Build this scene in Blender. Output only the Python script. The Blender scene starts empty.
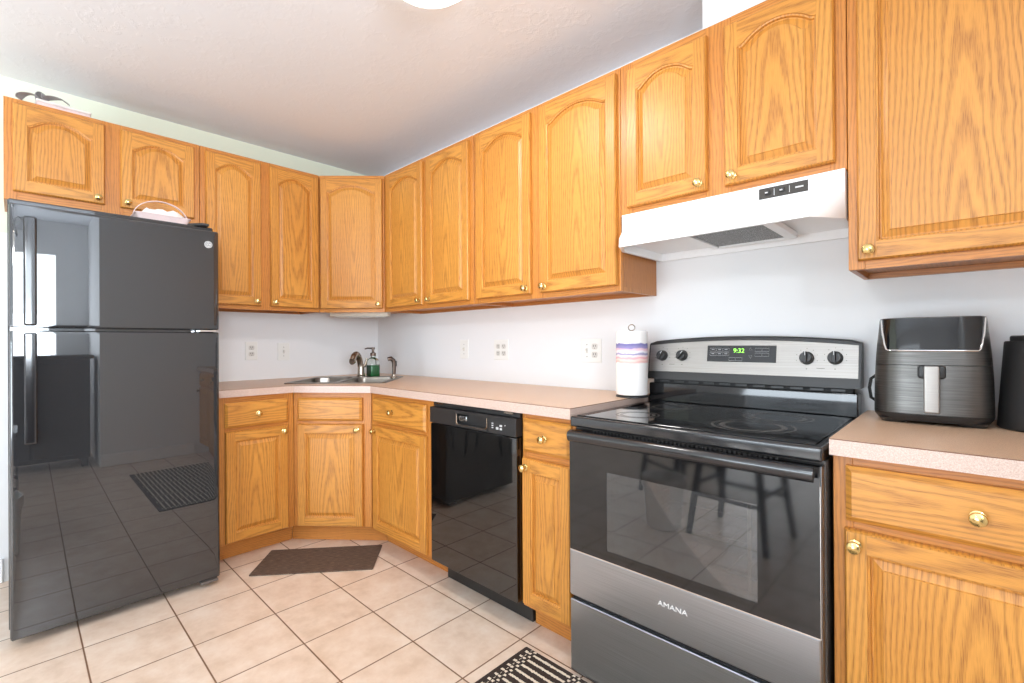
import bpy, bmesh, math, random
from mathutils import Vector, Matrix
C = bpy.context.scene
COL = C.collection
PI = math.pi
rng = random.Random(7)

# ------------------------------------------------------------------ camera
W_PX, F_PX = 1024.0, 473.58
CAM = Vector((3.3839, -1.9958, 1.1505))
yaw, pitch, roll = map(math.radians, (46.3426, 0.1098, -0.3374))
Fw = Vector((-math.cos(yaw)*math.cos(pitch), math.sin(yaw)*math.cos(pitch), math.sin(pitch)))
Rt = Vector((math.sin(yaw), math.cos(yaw), 0))
Up = Rt.cross(Fw)
R2 = math.cos(roll)*Rt + math.sin(roll)*Up
U2 = -math.sin(roll)*Rt + math.cos(roll)*Up
cd = bpy.data.cameras.new('camera'); cam = bpy.data.objects.new('camera', cd); COL.objects.link(cam)
cd.sensor_fit = 'HORIZONTAL'; cd.sensor_width = 36.0; cd.lens = F_PX*36.0/W_PX
cd.clip_start = 0.02
m = Matrix((R2, U2, -Fw)).transposed().to_4x4(); m.translation = CAM
cam.matrix_world = m
C.camera = cam

# ------------------------------------------------------------------ world, lights, exposure
w = bpy.data.worlds.new('world'); C.world = w; w.use_nodes = True
w.node_tree.nodes['Background'].inputs[0].default_value = (0.80, 0.90, 1.0, 1)
w.node_tree.nodes['Background'].inputs[1].default_value = 1.5
C.view_settings.view_transform = 'Standard'; C.view_settings.look = 'None'
C.view_settings.gamma = 1.0; C.view_settings.use_curve_mapping = False
C.view_settings.exposure = -0.45
C.cycles.max_bounces = 10; C.cycles.diffuse_bounces = 6; C.cycles.glossy_bounces = 5
C.cycles.transmission_bounces = 8; C.cycles.transparent_max_bounces = 8
C.cycles.sample_clamp_indirect = 4.0; C.cycles.caustics_reflective = False; C.cycles.caustics_refractive = False

def area(name, loc, rot, sx, sy, power, color):
    l = bpy.data.lights.new(name, 'AREA'); l.shape = 'RECTANGLE'; l.size = sx; l.size_y = sy
    l.energy = power; l.color = color
    o = bpy.data.objects.new(name, l); COL.objects.link(o); o.location = loc; o.rotation_euler = rot
    return o
# soft fill at an added, unseen rear glass door; daylight at the dining window
area('rear_door_fill', (2.2, -5.93, 1.10), (PI/2, 0, 0), 2.5, 2.0, 62, (0.82, 0.91, 1.0))
# added lamp tilted up at the rear door to lift the ceiling
area('door_upward_fill', (2.2, -5.90, 0.75), (PI/2+0.75, 0, 0), 2.4, 1.2, 135, (0.80, 0.905, 1.0))
area('daylight_dining_window', (5.13, -2.35, 1.55), (PI/2, 0, PI/2), 1.2, 1.1, 85, (0.82, 0.91, 1.0))
area('window_upward_fill', (5.10, -2.35, 1.25), (PI/2+0.70, 0, PI/2), 1.1, 0.6, 78, (0.82, 0.91, 1.0))  # added upward lamp at the window, brightens the ceiling towards the corner
def point(name, loc, r, power, color):
    l = bpy.data.lights.new(name, 'POINT'); l.shadow_soft_size = r; l.energy = power; l.color = color
    o = bpy.data.objects.new(name, l); COL.objects.link(o); o.location = loc
lamp = area('kitchen_lamp_bulb', (2.06, -1.02, 2.330), (0, 0, 0), 0.26, 0.26, 13, (1.0, 0.98, 0.95)); lamp.data.shape = 'DISK'
point('dining_fill_bulb', (2.6, -3.4, 2.25), 0.12, 40, (0.86, 0.94, 1.0))  # added fill lamp behind the camera
point('fan_fill_bulb', (4.5, -2.6, 1.98), 0.09, 40, (0.88, 0.94, 1.0))  # fill lamp added beneath the fan

# ------------------------------------------------------------------ materials
def lin(c):
    return tuple(((v/255)/12.92 if v/255 <= 0.04045 else ((v/255+0.055)/1.055)**2.4) for v in c) + (1,)
class NT:
    def __init__(s, name):
        s.m = bpy.data.materials.new(name); s.m.use_nodes = True
        s.t = s.m.node_tree; s.b = s.t.nodes['Principled BSDF']
    def n(s, typ, **kw):
        x = s.t.nodes.new(typ)
        for k, v in kw.items(): setattr(x, k, v)
        return x
    def l(s, a, b): s.t.links.new(a, b)
    def math(s, op, a, b=None, c=None):
        x = s.n('ShaderNodeMath', operation=op)
        for i, v in enumerate((a, b, c)):
            if v is None: continue
            if isinstance(v, (int, float)): x.inputs[i].default_value = v
            else: s.l(v, x.inputs[i])
        return x.outputs[0]
    def xyz(s, x=0, y=0, z=0):
        k = s.n('ShaderNodeCombineXYZ')
        for i, v in enumerate((x, y, z)):
            if isinstance(v, (int, float)): k.inputs[i].default_value = v
            else: s.l(v, k.inputs[i])
        return k.outputs[0]
    def noise(s, vec, scale=1.0, detail=2.0, rough=0.5):
        x = s.n('ShaderNodeTexNoise'); x.inputs['Scale'].default_value = scale
        x.inputs['Detail'].default_value = detail; x.inputs['Roughness'].default_value = rough
        s.l(vec, x.inputs['Vector']); return x.outputs['Fac']
    def ramp(s, fac, *stops):
        x = s.n('ShaderNodeValToRGB'); e = x.color_ramp.elements
        while len(e) < len(stops): e.new(0.5)
        for i, (p, c) in enumerate(stops):
            e[i].position = p; e[i].color = c if len(c) == 4 else tuple(c)+(1,)
        s.l(fac, x.inputs[0]); return x.outputs[0]
    def mix(s, fac, a, b, blend='MIX'):
        x = s.n('ShaderNodeMix', data_type='RGBA', blend_type=blend)
        for i, v in ((0, fac), (6, a), (7, b)):
            if isinstance(v, (int, float)): x.inputs[i].default_value = v
            elif isinstance(v, tuple): x.inputs[i].default_value = v
            else: s.l(v, x.inputs[i])
        return x.outputs[2]
    def obj(s):
        x = s.n('ShaderNodeTexCoord'); y = s.n('ShaderNodeSeparateXYZ'); s.l(x.outputs['Object'], y.inputs[0])
        return x.outputs['Object'], y.outputs[0], y.outputs[1], y.outputs[2]
    def bump(s, h, strength=0.2, dist=0.002):
        x = s.n('ShaderNodeBump'); x.inputs['Strength'].default_value = strength; x.inputs['Distance'].default_value = dist
        s.l(h, x.inputs['Height']); s.l(x.outputs[0], s.b.inputs['Normal'])
    def set(s, **kw):
        for k, v in kw.items():
            i = s.b.inputs[k.replace('_', ' ')]
            if hasattr(v, 'links'): s.l(v, i)
            else: i.default_value = v
        return s.m

def plain(name, rgb, rough=0.5, metal=0.0, spec=0.5, var=0.04, scale=60.0, **kw):
    """a plain finish with a faint procedural mottling"""
    k = NT(name); o, x, y, z = k.obj()
    c = lin(rgb)
    n = k.noise(o, scale, 3)
    a = tuple(v*(1-var) for v in c[:3])+(1,); b = tuple(min(1, v*(1+var)) for v in c[:3])+(1,)
    k.l(k.ramp(n, (0.3, a), (0.7, b)), k.b.inputs['Base Color'])
    k.set(Roughness=rough, Metallic=metal, Specular_IOR_Level=spec)
    for kk, v in kw.items(): k.b.inputs[kk.replace('_', ' ')].default_value = v
    return k.m

def oak_mat(name, light, mid, dark):
    k = NT(name)
    uv = k.n('ShaderNodeUVMap', uv_map='grain'); sp = k.n('ShaderNodeSeparateXYZ'); k.l(uv.outputs[0], sp.inputs[0])
    u, v = sp.outputs[0], sp.outputs[1]
    n1 = k.noise(k.xyz(k.math('MULTIPLY', u, 9.0), k.math('MULTIPLY', v, 2.2)), 1.0, 2)
    n2 = k.noise(k.xyz(k.math('MULTIPLY', u, 45.0), k.math('MULTIPLY', v, 5.0)), 1.0, 2)
    du = k.math('MULTIPLY', k.math('SUBTRACT', n1, 0.5), 0.050)
    du2 = k.math('MULTIPLY', k.math('SUBTRACT', n2, 0.5), 0.012)
    uu = k.math('ADD', k.math('ADD', u, du), du2)
    d = k.math('ADD', k.math('MULTIPLY', v, 0.045), k.math('MULTIPLY', n2, 0.012))
    r = k.math('SQRT', k.math('ADD', k.math('MULTIPLY', uu, uu), k.math('MULTIPLY', d, d)))
    t = k.math('FRACT', k.math('MULTIPLY', r, 105.0))
    ring = k.ramp(t, (0.0, (0.8,)*3), (0.22, (0.12,)*3), (0.55, (0.0,)*3), (0.90, (1,)*3), (1.0, (0.85,)*3))
    fib = k.noise(k.xyz(k.math('MULTIPLY', u, 520.0), k.math('MULTIPLY', v, 9.0)), 1.0, 2)
    por = k.noise(k.xyz(k.math('MULTIPLY', u, 950.0), k.math('MULTIPLY', v, 24.0)), 1.0, 1)
    pores = k.ramp(por, (0.50, (0,)*3), (0.64, (1,)*3))
    tone = k.noise(k.xyz(k.math('MULTIPLY', u, 3.0), k.math('MULTIPLY', v, 1.3)), 1.0, 1)
    base = k.mix(k.ramp(tone, (0.3, (0,)*3), (0.7, (1,)*3)), lin(mid), lin(light))
    rr = k.math('MULTIPLY', ring, k.math('MULTIPLY_ADD', fib, 0.9, 0.15))
    c1 = k.mix(k.math('MULTIPLY', rr, 0.62), base, lin(dark))
    c2 = k.mix(k.math('MULTIPLY', k.math('MULTIPLY', pores, k.math('MULTIPLY_ADD', ring, 0.7, 0.3)), 0.62), c1, lin(dark))
    c3 = k.mix(k.math('MULTIPLY', k.math('SUBTRACT', fib, 0.4), 0.35), c2, lin(light))
    k.l(c3, k.b.inputs['Base Color'])
    k.set(Roughness=0.36, Specular_IOR_Level=0.5)
    k.bump(pores, 0.12, 0.0006)
    return k.m

M = {}
M['oak'] = oak_mat('golden_oak', (218, 155, 72), (203, 137, 58), (120, 62, 22))
M['oak_frame'] = oak_mat('reddish_oak_frame', (212, 144, 68), (197, 127, 56), (136, 74, 30))
M['oak_panel'] = oak_mat('oak_veneer_panel', (198, 134, 72), (184, 118, 60), (136, 78, 36))
M['brass'] = plain('polished_brass', (224, 198, 134), 0.2, 1.0)
M['black_gloss'] = plain('glossy_black_enamel', (32, 32, 34), 0.11, 0, 0.8, 0.01, 2.0)
M['fridge_black'] = plain('fridge_black_gloss', (44, 45, 47), 0.015, 0, 1.0, 0.01, 2.0)
M['dishwasher_black'] = plain('dishwasher_black_gloss', (14, 14, 14), 0.03, 0, 1.0, 0.01, 2.0)
M['black_glass'] = plain('black_ceramic_glass', (20, 21, 23), 0.06, 0, 0.6, 0.01, 2.0)
M['black_plastic'] = plain('black_plastic', (38, 37, 37), 0.38)
M['stove_side'] = plain('stove_side_grey_paint', (96, 90, 86), 0.4)
M['dark_gap'] = plain('shadowed_black_metal', (16, 16, 16), 0.7)
M['white_enamel'] = plain('white_enamel', (246, 246, 246), 0.28, 0, 0.5, 0.01)
M['white_plastic'] = plain('white_plastic', (238, 238, 234), 0.35, 0, 0.5, 0.01)
M['slot'] = plain('outlet_slot_dark', (58, 54, 50), 0.6)
M['receptacle'] = plain('receptacle_face', (214, 212, 206), 0.4)
M['ivory'] = plain('ivory_plastic', (244, 236, 220), 0.4)
M['chrome'] = plain('chrome_trim', (225, 225, 225), 0.12, 1.0)
M['nickel'] = plain('brushed_nickel', (176, 164, 150), 0.26, 1.0)
M['sink_steel'] = plain('satin_sink_steel', (138, 131, 122), 0.34, 1.0)
M['bronze'] = plain('dark_bronze', (104, 90, 82), 0.28, 1.0)
M['lettering'] = plain('silver_white_lettering', (235, 235, 235), 0.4)
M['marking'] = plain('panel_marking_grey', (200, 200, 200), 0.5)
M['ink'] = plain('dark_printing', (60, 58, 56), 0.6)
M['rubber'] = plain('dark_rubber', (28, 28, 28), 0.7)
M['dark_wood'] = plain('espresso_stained_wood', (44, 34, 30), 0.35)
M['paper'] = plain('white_paper', (244, 240, 236), 0.8)
M['pink_card'] = plain('pale_pink_card', (232, 212, 210), 0.7)
M['bag_grey'] = plain('smoky_grey_ribbon', (158, 153, 153), 0.35)

def steel_mat():
    k = NT('brushed_stainless'); o, x, y, z = k.obj()
    n = k.noise(k.xyz(k.math('MULTIPLY', x, 3.0), k.math('MULTIPLY', y, 3.0), k.math('MULTIPLY', z, 900.0)), 1.0, 2)
    k.l(k.ramp(n, (0.3, lin((160, 166, 174))), (0.7, lin((184, 190, 198)))), k.b.inputs['Base Color'])
    k.set(Metallic=1.0, Roughness=0.30, Anisotropic=0.5)
    k.bump(n, 0.03, 0.0003)
    return k.m
M['steel'] = steel_mat()
def steel_panel():
    k = NT('warm_stainless_panel'); o, x, y, z = k.obj()
    n = k.noise(k.xyz(k.math('MULTIPLY', x, 4.0), y, k.math('MULTIPLY', z, 900.0)), 1.0, 2)
    k.l(k.ramp(n, (0.3, lin((150, 146, 142))), (0.7, lin((168, 163, 158)))), k.b.inputs['Base Color'])
    k.set(Metallic=0.85, Roughness=0.42)
    return k.m
M['steel_panel'] = steel_panel()
def dark_brushed():
    k = NT('dark_brushed_metal'); o, x, y, z = k.obj()
    n = k.noise(k.xyz(k.math('MULTIPLY', x, 10.0), k.math('MULTIPLY', y, 10.0), k.math('MULTIPLY', z, 700.0)), 1.0, 3)
    k.l(k.ramp(n, (0.3, lin((74, 72, 70))), (0.7, lin((112, 110, 107)))), k.b.inputs['Base Color'])
    k.set(Metallic=0.9, Roughness=0.36)
    return k.m
M['dark_brushed'] = dark_brushed()
def laminate(name='speckled_laminate', ca=(204, 168, 138), cb=(226, 194, 164)):
    k = NT(name); o, x, y, z = k.obj()
    n = k.noise(o, 420.0, 2, 0.7); n2 = k.noise(o, 900.0, 1)
    c = k.mix(k.ramp(n, (0.42, (0,)*3), (0.62, (1,)*3)), lin(ca), lin(cb))
    c = k.mix(k.math('MULTIPLY', k.ramp(n2, (0.60, (0,)*3), (0.70, (1,)*3)), 0.45), c, lin((150, 112, 96)))
    k.l(c, k.b.inputs['Base Color']); k.set(Roughness=0.34, Specular_IOR_Level=0.5)
    return k.m
M['laminate'] = laminate()
M['laminate_edge'] = laminate('pinkish_laminate_edge', (196, 170, 156), (216, 194, 182))
M['seam'] = plain('laminate_seam', (120, 84, 62), 0.6)
def wall_mat(name, c_low, c_high=None, zsplit=2.0):
    k = NT(name); o, x, y, z = k.obj()
    n = k.noise(o, 260.0, 2); big = k.noise(o, 1.6, 2)
    base = lin(c_low)
    if c_high:
        base = k.mix(k.math('GREATER_THAN', z, zsplit), lin(c_low), lin(c_high))
    col = k.mix(k.math('MULTIPLY', big, 0.06), base, lin((200, 200, 200)))
    k.l(col, k.b.inputs['Base Color']); k.set(Roughness=0.62, Specular_IOR_Level=0.3)
    k.bump(n, 0.08, 0.001)
    return k.m
M['wall'] = wall_mat('eggshell_wall_paint', (236, 237, 238))
M['wall_left'] = wall_mat('eggshell_wall_paint_with_green_band', (238, 239, 240), (228, 234, 214), 1.7)
def ceiling_mat():
    k = NT('skip_trowel_ceiling'); o, x, y, z = k.obj()
    n = k.noise(o, 7.0, 5, 0.6); n2 = k.noise(o, 22.0, 4, 0.6)
    ridge = k.ramp(n, (0.44, (0,)*3), (0.5, (1,)*3), (0.53, (0.2,)*3))
    h = k.math('ADD', k.math('MULTIPLY', ridge, 0.7), k.math('MULTIPLY', n2, 0.5))
    k.l(k.mix(k.math('MULTIPLY', n2, 0.5), lin((234, 237, 242)), lin((227, 231, 237))), k.b.inputs['Base Color'])
    k.set(Roughness=0.8, Specular_IOR_Level=0.2)
    k.bump(h, 0.12, 0.005)
    return k.m
M['ceiling'] = ceiling_mat()
def tile_mat():
    k = NT('beige_ceramic_tile'); o, x, y, z = k.obj()
    P = 0.2935
    fx = k.math('DIVIDE', k.math('SUBTRACT', x, 1.254), P); fy = k.math('DIVIDE', k.math('ADD', y, 0.648), P)
    ax = k.math('ABSOLUTE', k.math('SUBTRACT', k.math('FRACT', k.math('ADD', fx, 0.5)), 0.5))
    ay = k.math('ABSOLUTE', k.math('SUBTRACT', k.math('FRACT', k.math('ADD', fy, 0.5)), 0.5))
    e = k.math('MINIMUM', ax, ay)
    g = k.ramp(e, (0.0065, (1,)*3), (0.0115, (0,)*3))
    tid = k.xyz(k.math('FLOOR', fx), k.math('FLOOR', fy))
    wn = k.n('ShaderNodeTexWhiteNoise', noise_dimensions='3D'); k.l(tid, wn.inputs['Vector'])
    off = k.n('ShaderNodeVectorMath', operation='MULTIPLY_ADD'); k.l(wn.outputs['Color'], off.inputs[0])
    off.inputs[1].default_value = (9, 9, 9); k.l(o, off.inputs[2])
    n = k.noise(off.outputs[0], 9.0, 5, 0.65); n2 = k.noise(off.outputs[0], 60.0, 3)
    c = k.ramp(n, (0.30, lin((214, 190, 168))), (0.5, lin((230, 209, 190))), (0.68, lin((240, 224, 208))))
    c = k.mix(k.math('MULTIPLY', n2, 0.25), c, lin((212, 178, 150)))
    c = k.mix(k.math('MULTIPLY', k.math('SUBTRACT', wn.outputs['Value'], 0.5), 0.2), c, lin((222, 190, 160)))
    c = k.mix(g, c, lin((120, 84, 56)))
    k.l(c, k.b.inputs['Base Color'])
    k.l(k.math('MULTIPLY_ADD', g, 0.4, 0.28), k.b.inputs['Roughness']); k.set(Specular_IOR_Level=0.5)
    k.bump(k.math('SUBTRACT', 1.0, g), 0.5, 0.002)
    return k.m
M['tile'] = tile_mat()
def mat_weave():
    k = NT('brown_woven_mat'); o, x, y, z = k.obj()
    n = k.noise(k.xyz(k.math('MULTIPLY', x, 30.0), k.math('MULTIPLY', y, 420.0)), 1.0, 3)
    c = k.ramp(n, (0.3, lin((62, 46, 38))), (0.55, lin((96, 76, 62))), (0.75, lin((132, 112, 94))))
    k.l(c, k.b.inputs['Base Color']); k.set(Roughness=0.9); k.bump(n, 0.5, 0.003)
    return k.m
M['mat_weave'] = mat_weave()
def rug_mat():
    k = NT('black_rug_with_cream_dashes'); o, x, y, z = k.obj()
    P = 0.0318
    wob = k.math('MULTIPLY', k.math('SUBTRACT', k.noise(o, 160.0, 2), 0.5), 0.010)
    yy = k.math('ADD', y, wob); xx = k.math('ADD', x, wob)
    row = k.math('DIVIDE', yy, P)
    s = k.math('FRACT', row)
    stripe = k.math('MULTIPLY', k.math('GREATER_THAN', s, 0.20), k.math('LESS_THAN', s, 0.52))
    par = k.math('MODULO', k.math('FLOOR', row), 2.0)
    # bands along the rug where the stripes break into checks
    bx = k.math('FRACT', k.math('DIVIDE', k.math('SUBTRACT', xx, 0.030), 0.185))
    band = k.math('LESS_THAN', bx, 0.19)
    chk = k.math('GREATER_THAN', k.math('FRACT', k.math('ADD', k.math('DIVIDE', xx, 0.022), k.math('MULTIPLY', k.math('FLOOR', k.math('DIVIDE', yy, P/2)), 0.5))), 0.5)
    half = k.math('GREATER_THAN', k.math('FRACT', k.math('DIVIDE', yy, P/2)), 0.42)
    checks = k.math('MULTIPLY', chk, half)
    cream = k.math('ADD', k.math('MULTIPLY', stripe, k.math('SUBTRACT', 1.0, band)), k.math('MULTIPLY', checks, band))
    edge = k.math('MULTIPLY', k.math('GREATER_THAN', y, 0.022), k.math('GREATER_THAN', x, 0.016))
    cream = k.math('MULTIPLY', cream, edge)
    f = k.noise(o, 500.0, 2)
    c = k.mix(cream, k.mix(f, lin((36, 26, 22)), lin((64, 50, 42))), k.mix(f, lin((214, 200, 178)), lin((240, 230, 212))))
    k.l(c, k.b.inputs['Base Color']); k.set(Roughness=0.95); k.bump(k.math('ADD', f, cream), 0.4, 0.003)
    return k.m
M['rug'] = rug_mat()
def towel_mat():
    k = NT('printed_paper_towel'); o, x, y, z = k.obj()
    wob = k.math('MULTIPLY', k.math('SUBTRACT', k.noise(o, 22.0, 3), 0.5), 0.022)
    t = k.math('DIVIDE', k.math('ADD', z, wob), 0.285)
    e = k.n('ShaderNodeValToRGB'); cr = e.color_ramp; cr.interpolation = 'EASE'
    wht = lin((246, 242, 238)); st = [(0.0, wht), (0.50, wht), (0.525, lin((236, 186, 178))), (0.56, lin((244, 214, 206))), (0.585, lin((238, 170, 176))),
          (0.615, lin((246, 226, 226))), (0.64, lin((156, 150, 186))), (0.67, lin((244, 236, 240))), (0.71, lin((236, 196, 206))), (0.735, lin((150, 140, 186))), (0.79, lin((120, 116, 170))), (0.81, wht), (1.0, wht)]
    while len(cr.elements) < len(st): cr.elements.new(0.5)
    for i, (p_, c_) in enumerate(st): cr.elements[i].position = p_; cr.elements[i].color = c_
    k.l(t, e.inputs[0])
    k.l(e.outputs[0], k.b.inputs['Base Color']); k.set(Roughness=0.85)
    k.bump(k.noise(o, 300.0, 2), 0.3, 0.001)
    return k.m
M['towel'] = towel_mat()
def filter_mat():
    k = NT('aluminium_mesh_filter'); o, x, y, z = k.obj()
    v = k.n('ShaderNodeTexVoronoi'); v.inputs['Scale'].default_value = 260; k.l(o, v.inputs['Vector'])
    k.l(k.ramp(v.outputs['Distance'], (0.1, lin((210, 208, 204))), (0.5, lin((96, 94, 92)))), k.b.inputs['Base Color'])
    k.set(Metallic=0.7, Roughness=0.45); k.bump(v.outputs['Distance'], 0.6, 0.002)
    return k.m
M['filter'] = filter_mat()
def glass_mat(name, color, rough=0.0, ior=1.45):
    k = NT(name); k.set(Base_Color=color, Roughness=rough, IOR=ior, Transmission_Weight=1.0); return k.m
M['clear_glass'] = glass_mat('clear_bottle_glass', (0.95, 0.98, 0.96, 1))
M['green_soap'] = plain('green_liquid_soap', (8, 110, 50), 0.12, 0, 0.5, 0.02, Emission_Strength=0.0)
def thin_glass(name, tint, refl_ior=1.5, haze=0.0, rough=0.02):
    """a pane: fresnel reflection over straight-through tinted light"""
    k = NT(name); t = k.t
    tr = k.n('ShaderNodeBsdfTransparent'); tr.inputs[0].default_value = tint
    gl = k.n('ShaderNodeBsdfGlossy'); gl.inputs['Roughness'].default_value = rough
    fr = k.n('ShaderNodeFresnel'); fr.inputs[0].default_value = refl_ior
    mx = k.n('ShaderNodeMixShader'); k.l(fr.outputs[0], mx.inputs[0]); k.l(tr.outputs[0], mx.inputs[1]); k.l(gl.outputs[0], mx.inputs[2])
    out = mx.outputs[0]
    if haze:   # flat grey mixed in to imitate a hazy reflection on the pane
        df = k.n('ShaderNodeBsdfDiffuse'); df.inputs[0].default_value = (0.55, 0.56, 0.57, 1)
        m2 = k.n('ShaderNodeMixShader'); m2.inputs[0].default_value = haze; k.l(out, m2.inputs[1]); k.l(df.outputs[0], m2.inputs[2]); out = m2.outputs[0]
    k.l(out, t.nodes['Material Output'].inputs[0]); return k.m
M['bottle_glass'] = thin_glass('clear_bottle', (0.93, 0.97, 0.95, 1), 1.45)
M['oven_glass'] = thin_glass('tinted_oven_window', (0.60, 0.60, 0.61, 1), 1.9, 0.06)
M['window_glass'] = thin_glass('window_pane', (0.97, 0.99, 0.98, 1), 1.5)
def emit(name, color, strength):
    k = NT(name); k.set(Base_Color=color, Emission_Color=color, Emission_Strength=strength, Roughness=0.3); return k.m
M['lamp_glass'] = emit('lit_frosted_glass', (1.0, 0.97, 0.93, 1), 5.0)
M['digit'] = emit('green_display_digits', (0.35, 1.0, 0.10, 1), 2.0)

# ------------------------------------------------------------------ mesh helpers
class MB:
    """collects shapes into ONE mesh; every face gets a wood-grain UV (cross, along) in metres"""
    def __init__(s):
        s.bm = bmesh.new(); s.uv = s.bm.loops.layers.uv.new('grain')
    def off(s, kind='flat'):
        if kind == 'quarter': return (rng.choice((-1, 1))*rng.uniform(0.10, 0.22), rng.uniform(0.4, 3.2))
        return (rng.uniform(-0.02, 0.02), rng.uniform(0.35, 2.4)*rng.choice((1, 1, -1)))
    def grain(s, faces, g=2, off=None, center=None):
        off = off or s.off('quarter')
        cs = [l.vert.co for f in faces for l in f.loops]
        if center is None: center = [sum(c[i] for c in cs)/len(cs) for i in range(3)]
        for f in faces:
            f.normal_update(); n = f.normal
            others = [i for i in range(3) if i != g]
            others.sort(key=lambda i: abs(n[i]))
            a = others[0]
            for l in f.loops:
                co = l.vert.co
                if abs(n[g]) > 0.8:
                    l[s.uv].uv = (co[others[0]]-center[others[0]]+off[0], (co[others[1]]-center[others[1]])*0.4+off[1])
                else:
                    l[s.uv].uv = (co[a]-center[a]+off[0], co[g]-center[g]+off[1])
    def face(s, pts, mat=0, smooth=False):
        f = s.bm.faces.new([s.bm.verts.new(p) for p in pts]); f.material_index = mat; f.smooth = smooth; return f
    def box(s, lo, hi, mat=0, g=2, bev=0.0, off=None, seg=1, xf=None):
        b = bmesh.new(); r = bmesh.ops.create_cube(b, size=1.0)
        for v in b.verts:
            v.co = Vector([lo[i] + (v.co[i]+0.5)*(hi[i]-lo[i]) for i in range(3)])
        if bev: bmesh.ops.bevel(b, geom=b.edges[:], offset=bev, segments=seg, profile=0.5, affect='EDGES')
        fs = s._merge(b, mat, xf); s.grain(fs, g, off); return fs
    def _merge(s, b, mat, xf=None, smooth=True):
        vm = {}
        for v in b.verts: vm[v] = s.bm.verts.new(xf @ v.co if xf else v.co)
        out = []
        for f in b.faces:
            try: nf = s.bm.faces.new([vm[v] for v in f.verts])
            except ValueError: continue
            nf.material_index = mat if mat is not None else f.material_index; nf.smooth = smooth; out.append(nf)
        b.free()
        for f in out: f.normal_update()
        return out
    def loft(s, loops, mat=0, cap0=False, cap1=False, closed=True, smooth=True, g=2, off=None):
        vs = [[s.bm.verts.new(p) for p in L] for L in loops]; out = []
        n = len(loops[0])
        for a, b in zip(vs, vs[1:]):
            for i in range(n if closed else n-1):
                j = (i+1) % n
                out.append(s.bm.faces.new((a[i], a[j], b[j], b[i])))
        if cap0: out.append(s.bm.faces.new(vs[0][::-1]))
        if cap1: out.append(s.bm.faces.new(vs[-1]))
        for f in out: f.material_index = mat; f.smooth = smooth
        s.grain(out, g, off); return out
    def lathe(s, prof, n=24, mat=0, xf=None, cap0=True, cap1=True):
        """prof: (r, z) list"""
        loops = []
        for r, z in prof:
            L = [Vector((r*math.cos(2*PI*i/n), r*math.sin(2*PI*i/n), z)) for i in range(n)]
            loops.append([xf @ p for p in L] if xf else L)
        return s.loft(loops, mat, cap0, cap1)
    def tube(s, pts, r, n=10, mat=0, closed=False, cap=True):
        pts = [Vector(p) for p in pts]; loops = []; m_ = len(pts)
        rr = r if isinstance(r, (list, tuple)) else [r]*m_
        nrm = None
        for i, p in enumerate(pts):
            if closed: t = pts[(i+1) % m_]-pts[i-1]
            else: t = pts[min(i+1, m_-1)]-pts[max(i-1, 0)]
            t.normalize()
            if nrm is None:
                nrm = t.orthogonal().normalized()
            else:
                nrm = (nrm - t*nrm.dot(t)).normalized()
            b = t.cross(nrm)
            loops.append([p + (nrm*math.cos(2*PI*k/n)+b*math.sin(2*PI*k/n))*rr[i] for k in range(n)])
        if closed: loops.append(loops[0])
        return s.loft(loops, mat, cap and not closed, cap and not closed)
    def prism(s, poly, z0, z1, mat=0, xf=None, g=2, off=None, bev=0.0):
        b = bmesh.new(); vs = [b.verts.new((x, y, z0)) for x, y in poly]
        f = b.faces.new(vs); r = bmesh.ops.extrude_face_region(b, geom=[f])
        for e in r['geom']:
            if isinstance(e, bmesh.types.BMVert): e.co.z = z1
        bmesh.ops.recalc_face_normals(b, faces=b.faces[:])
        if bev: bmesh.ops.bevel(b, geom=b.edges[:], offset=bev, segments=2, profile=0.5, affect='EDGES')
        fs = s._merge(b, mat, xf); s.grain(fs, g, off); return fs
    def build(s, name, mats, parent=None, loc=None, rotz=None, recalc=True, sharp=35):
        if recalc: bmesh.ops.recalc_face_normals(s.bm, faces=s.bm.faces[:])
        me = bpy.data.meshes.new(name); s.bm.to_mesh(me); s.bm.free()
        for x in (mats if isinstance(mats, (list, tuple)) else [mats]): me.materials.append(M[x])
        me.set_sharp_from_angle(angle=math.radians(sharp))
        o = bpy.data.objects.new(name, me); COL.objects.link(o)
        wn_ = o.modifiers.new('weighted_normal', 'WEIGHTED_NORMAL'); wn_.keep_sharp = True
        if parent: o.parent = parent
        if loc: o.location = loc
        if rotz: o.rotation_euler = (0, 0, rotz)
        return o
def rrect(hx, hy, r, n=6, cx=0, cy=0):
    pts = []
    for sx, sy, a0 in ((1, 1, 0), (-1, 1, PI/2), (-1, -1, PI), (1, -1, 1.5*PI)):
        for i in range(n+1):
            a = a0 + i/n*PI/2
            pts.append((cx+sx*(hx-r)+r*math.cos(a), cy+sy*(hy-r)+r*math.sin(a)))
    return pts
def thing(name, label, cat, loc=(0, 0, 0), rotz=0, group=None):
    o = bpy.data.objects.new(name, None); COL.objects.link(o); o.empty_display_size = 0.05
    o.location = loc; o.rotation_euler = (0, 0, rotz); o['label'] = label; o['category'] = cat
    if group: o['group'] = group
    return o
def tag(o, label, cat, group=None):
    o['label'] = label; o['category'] = cat
    if group: o['group'] = group
    return o
def struct(o):
    o['kind'] = 'structure'; return o
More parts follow.
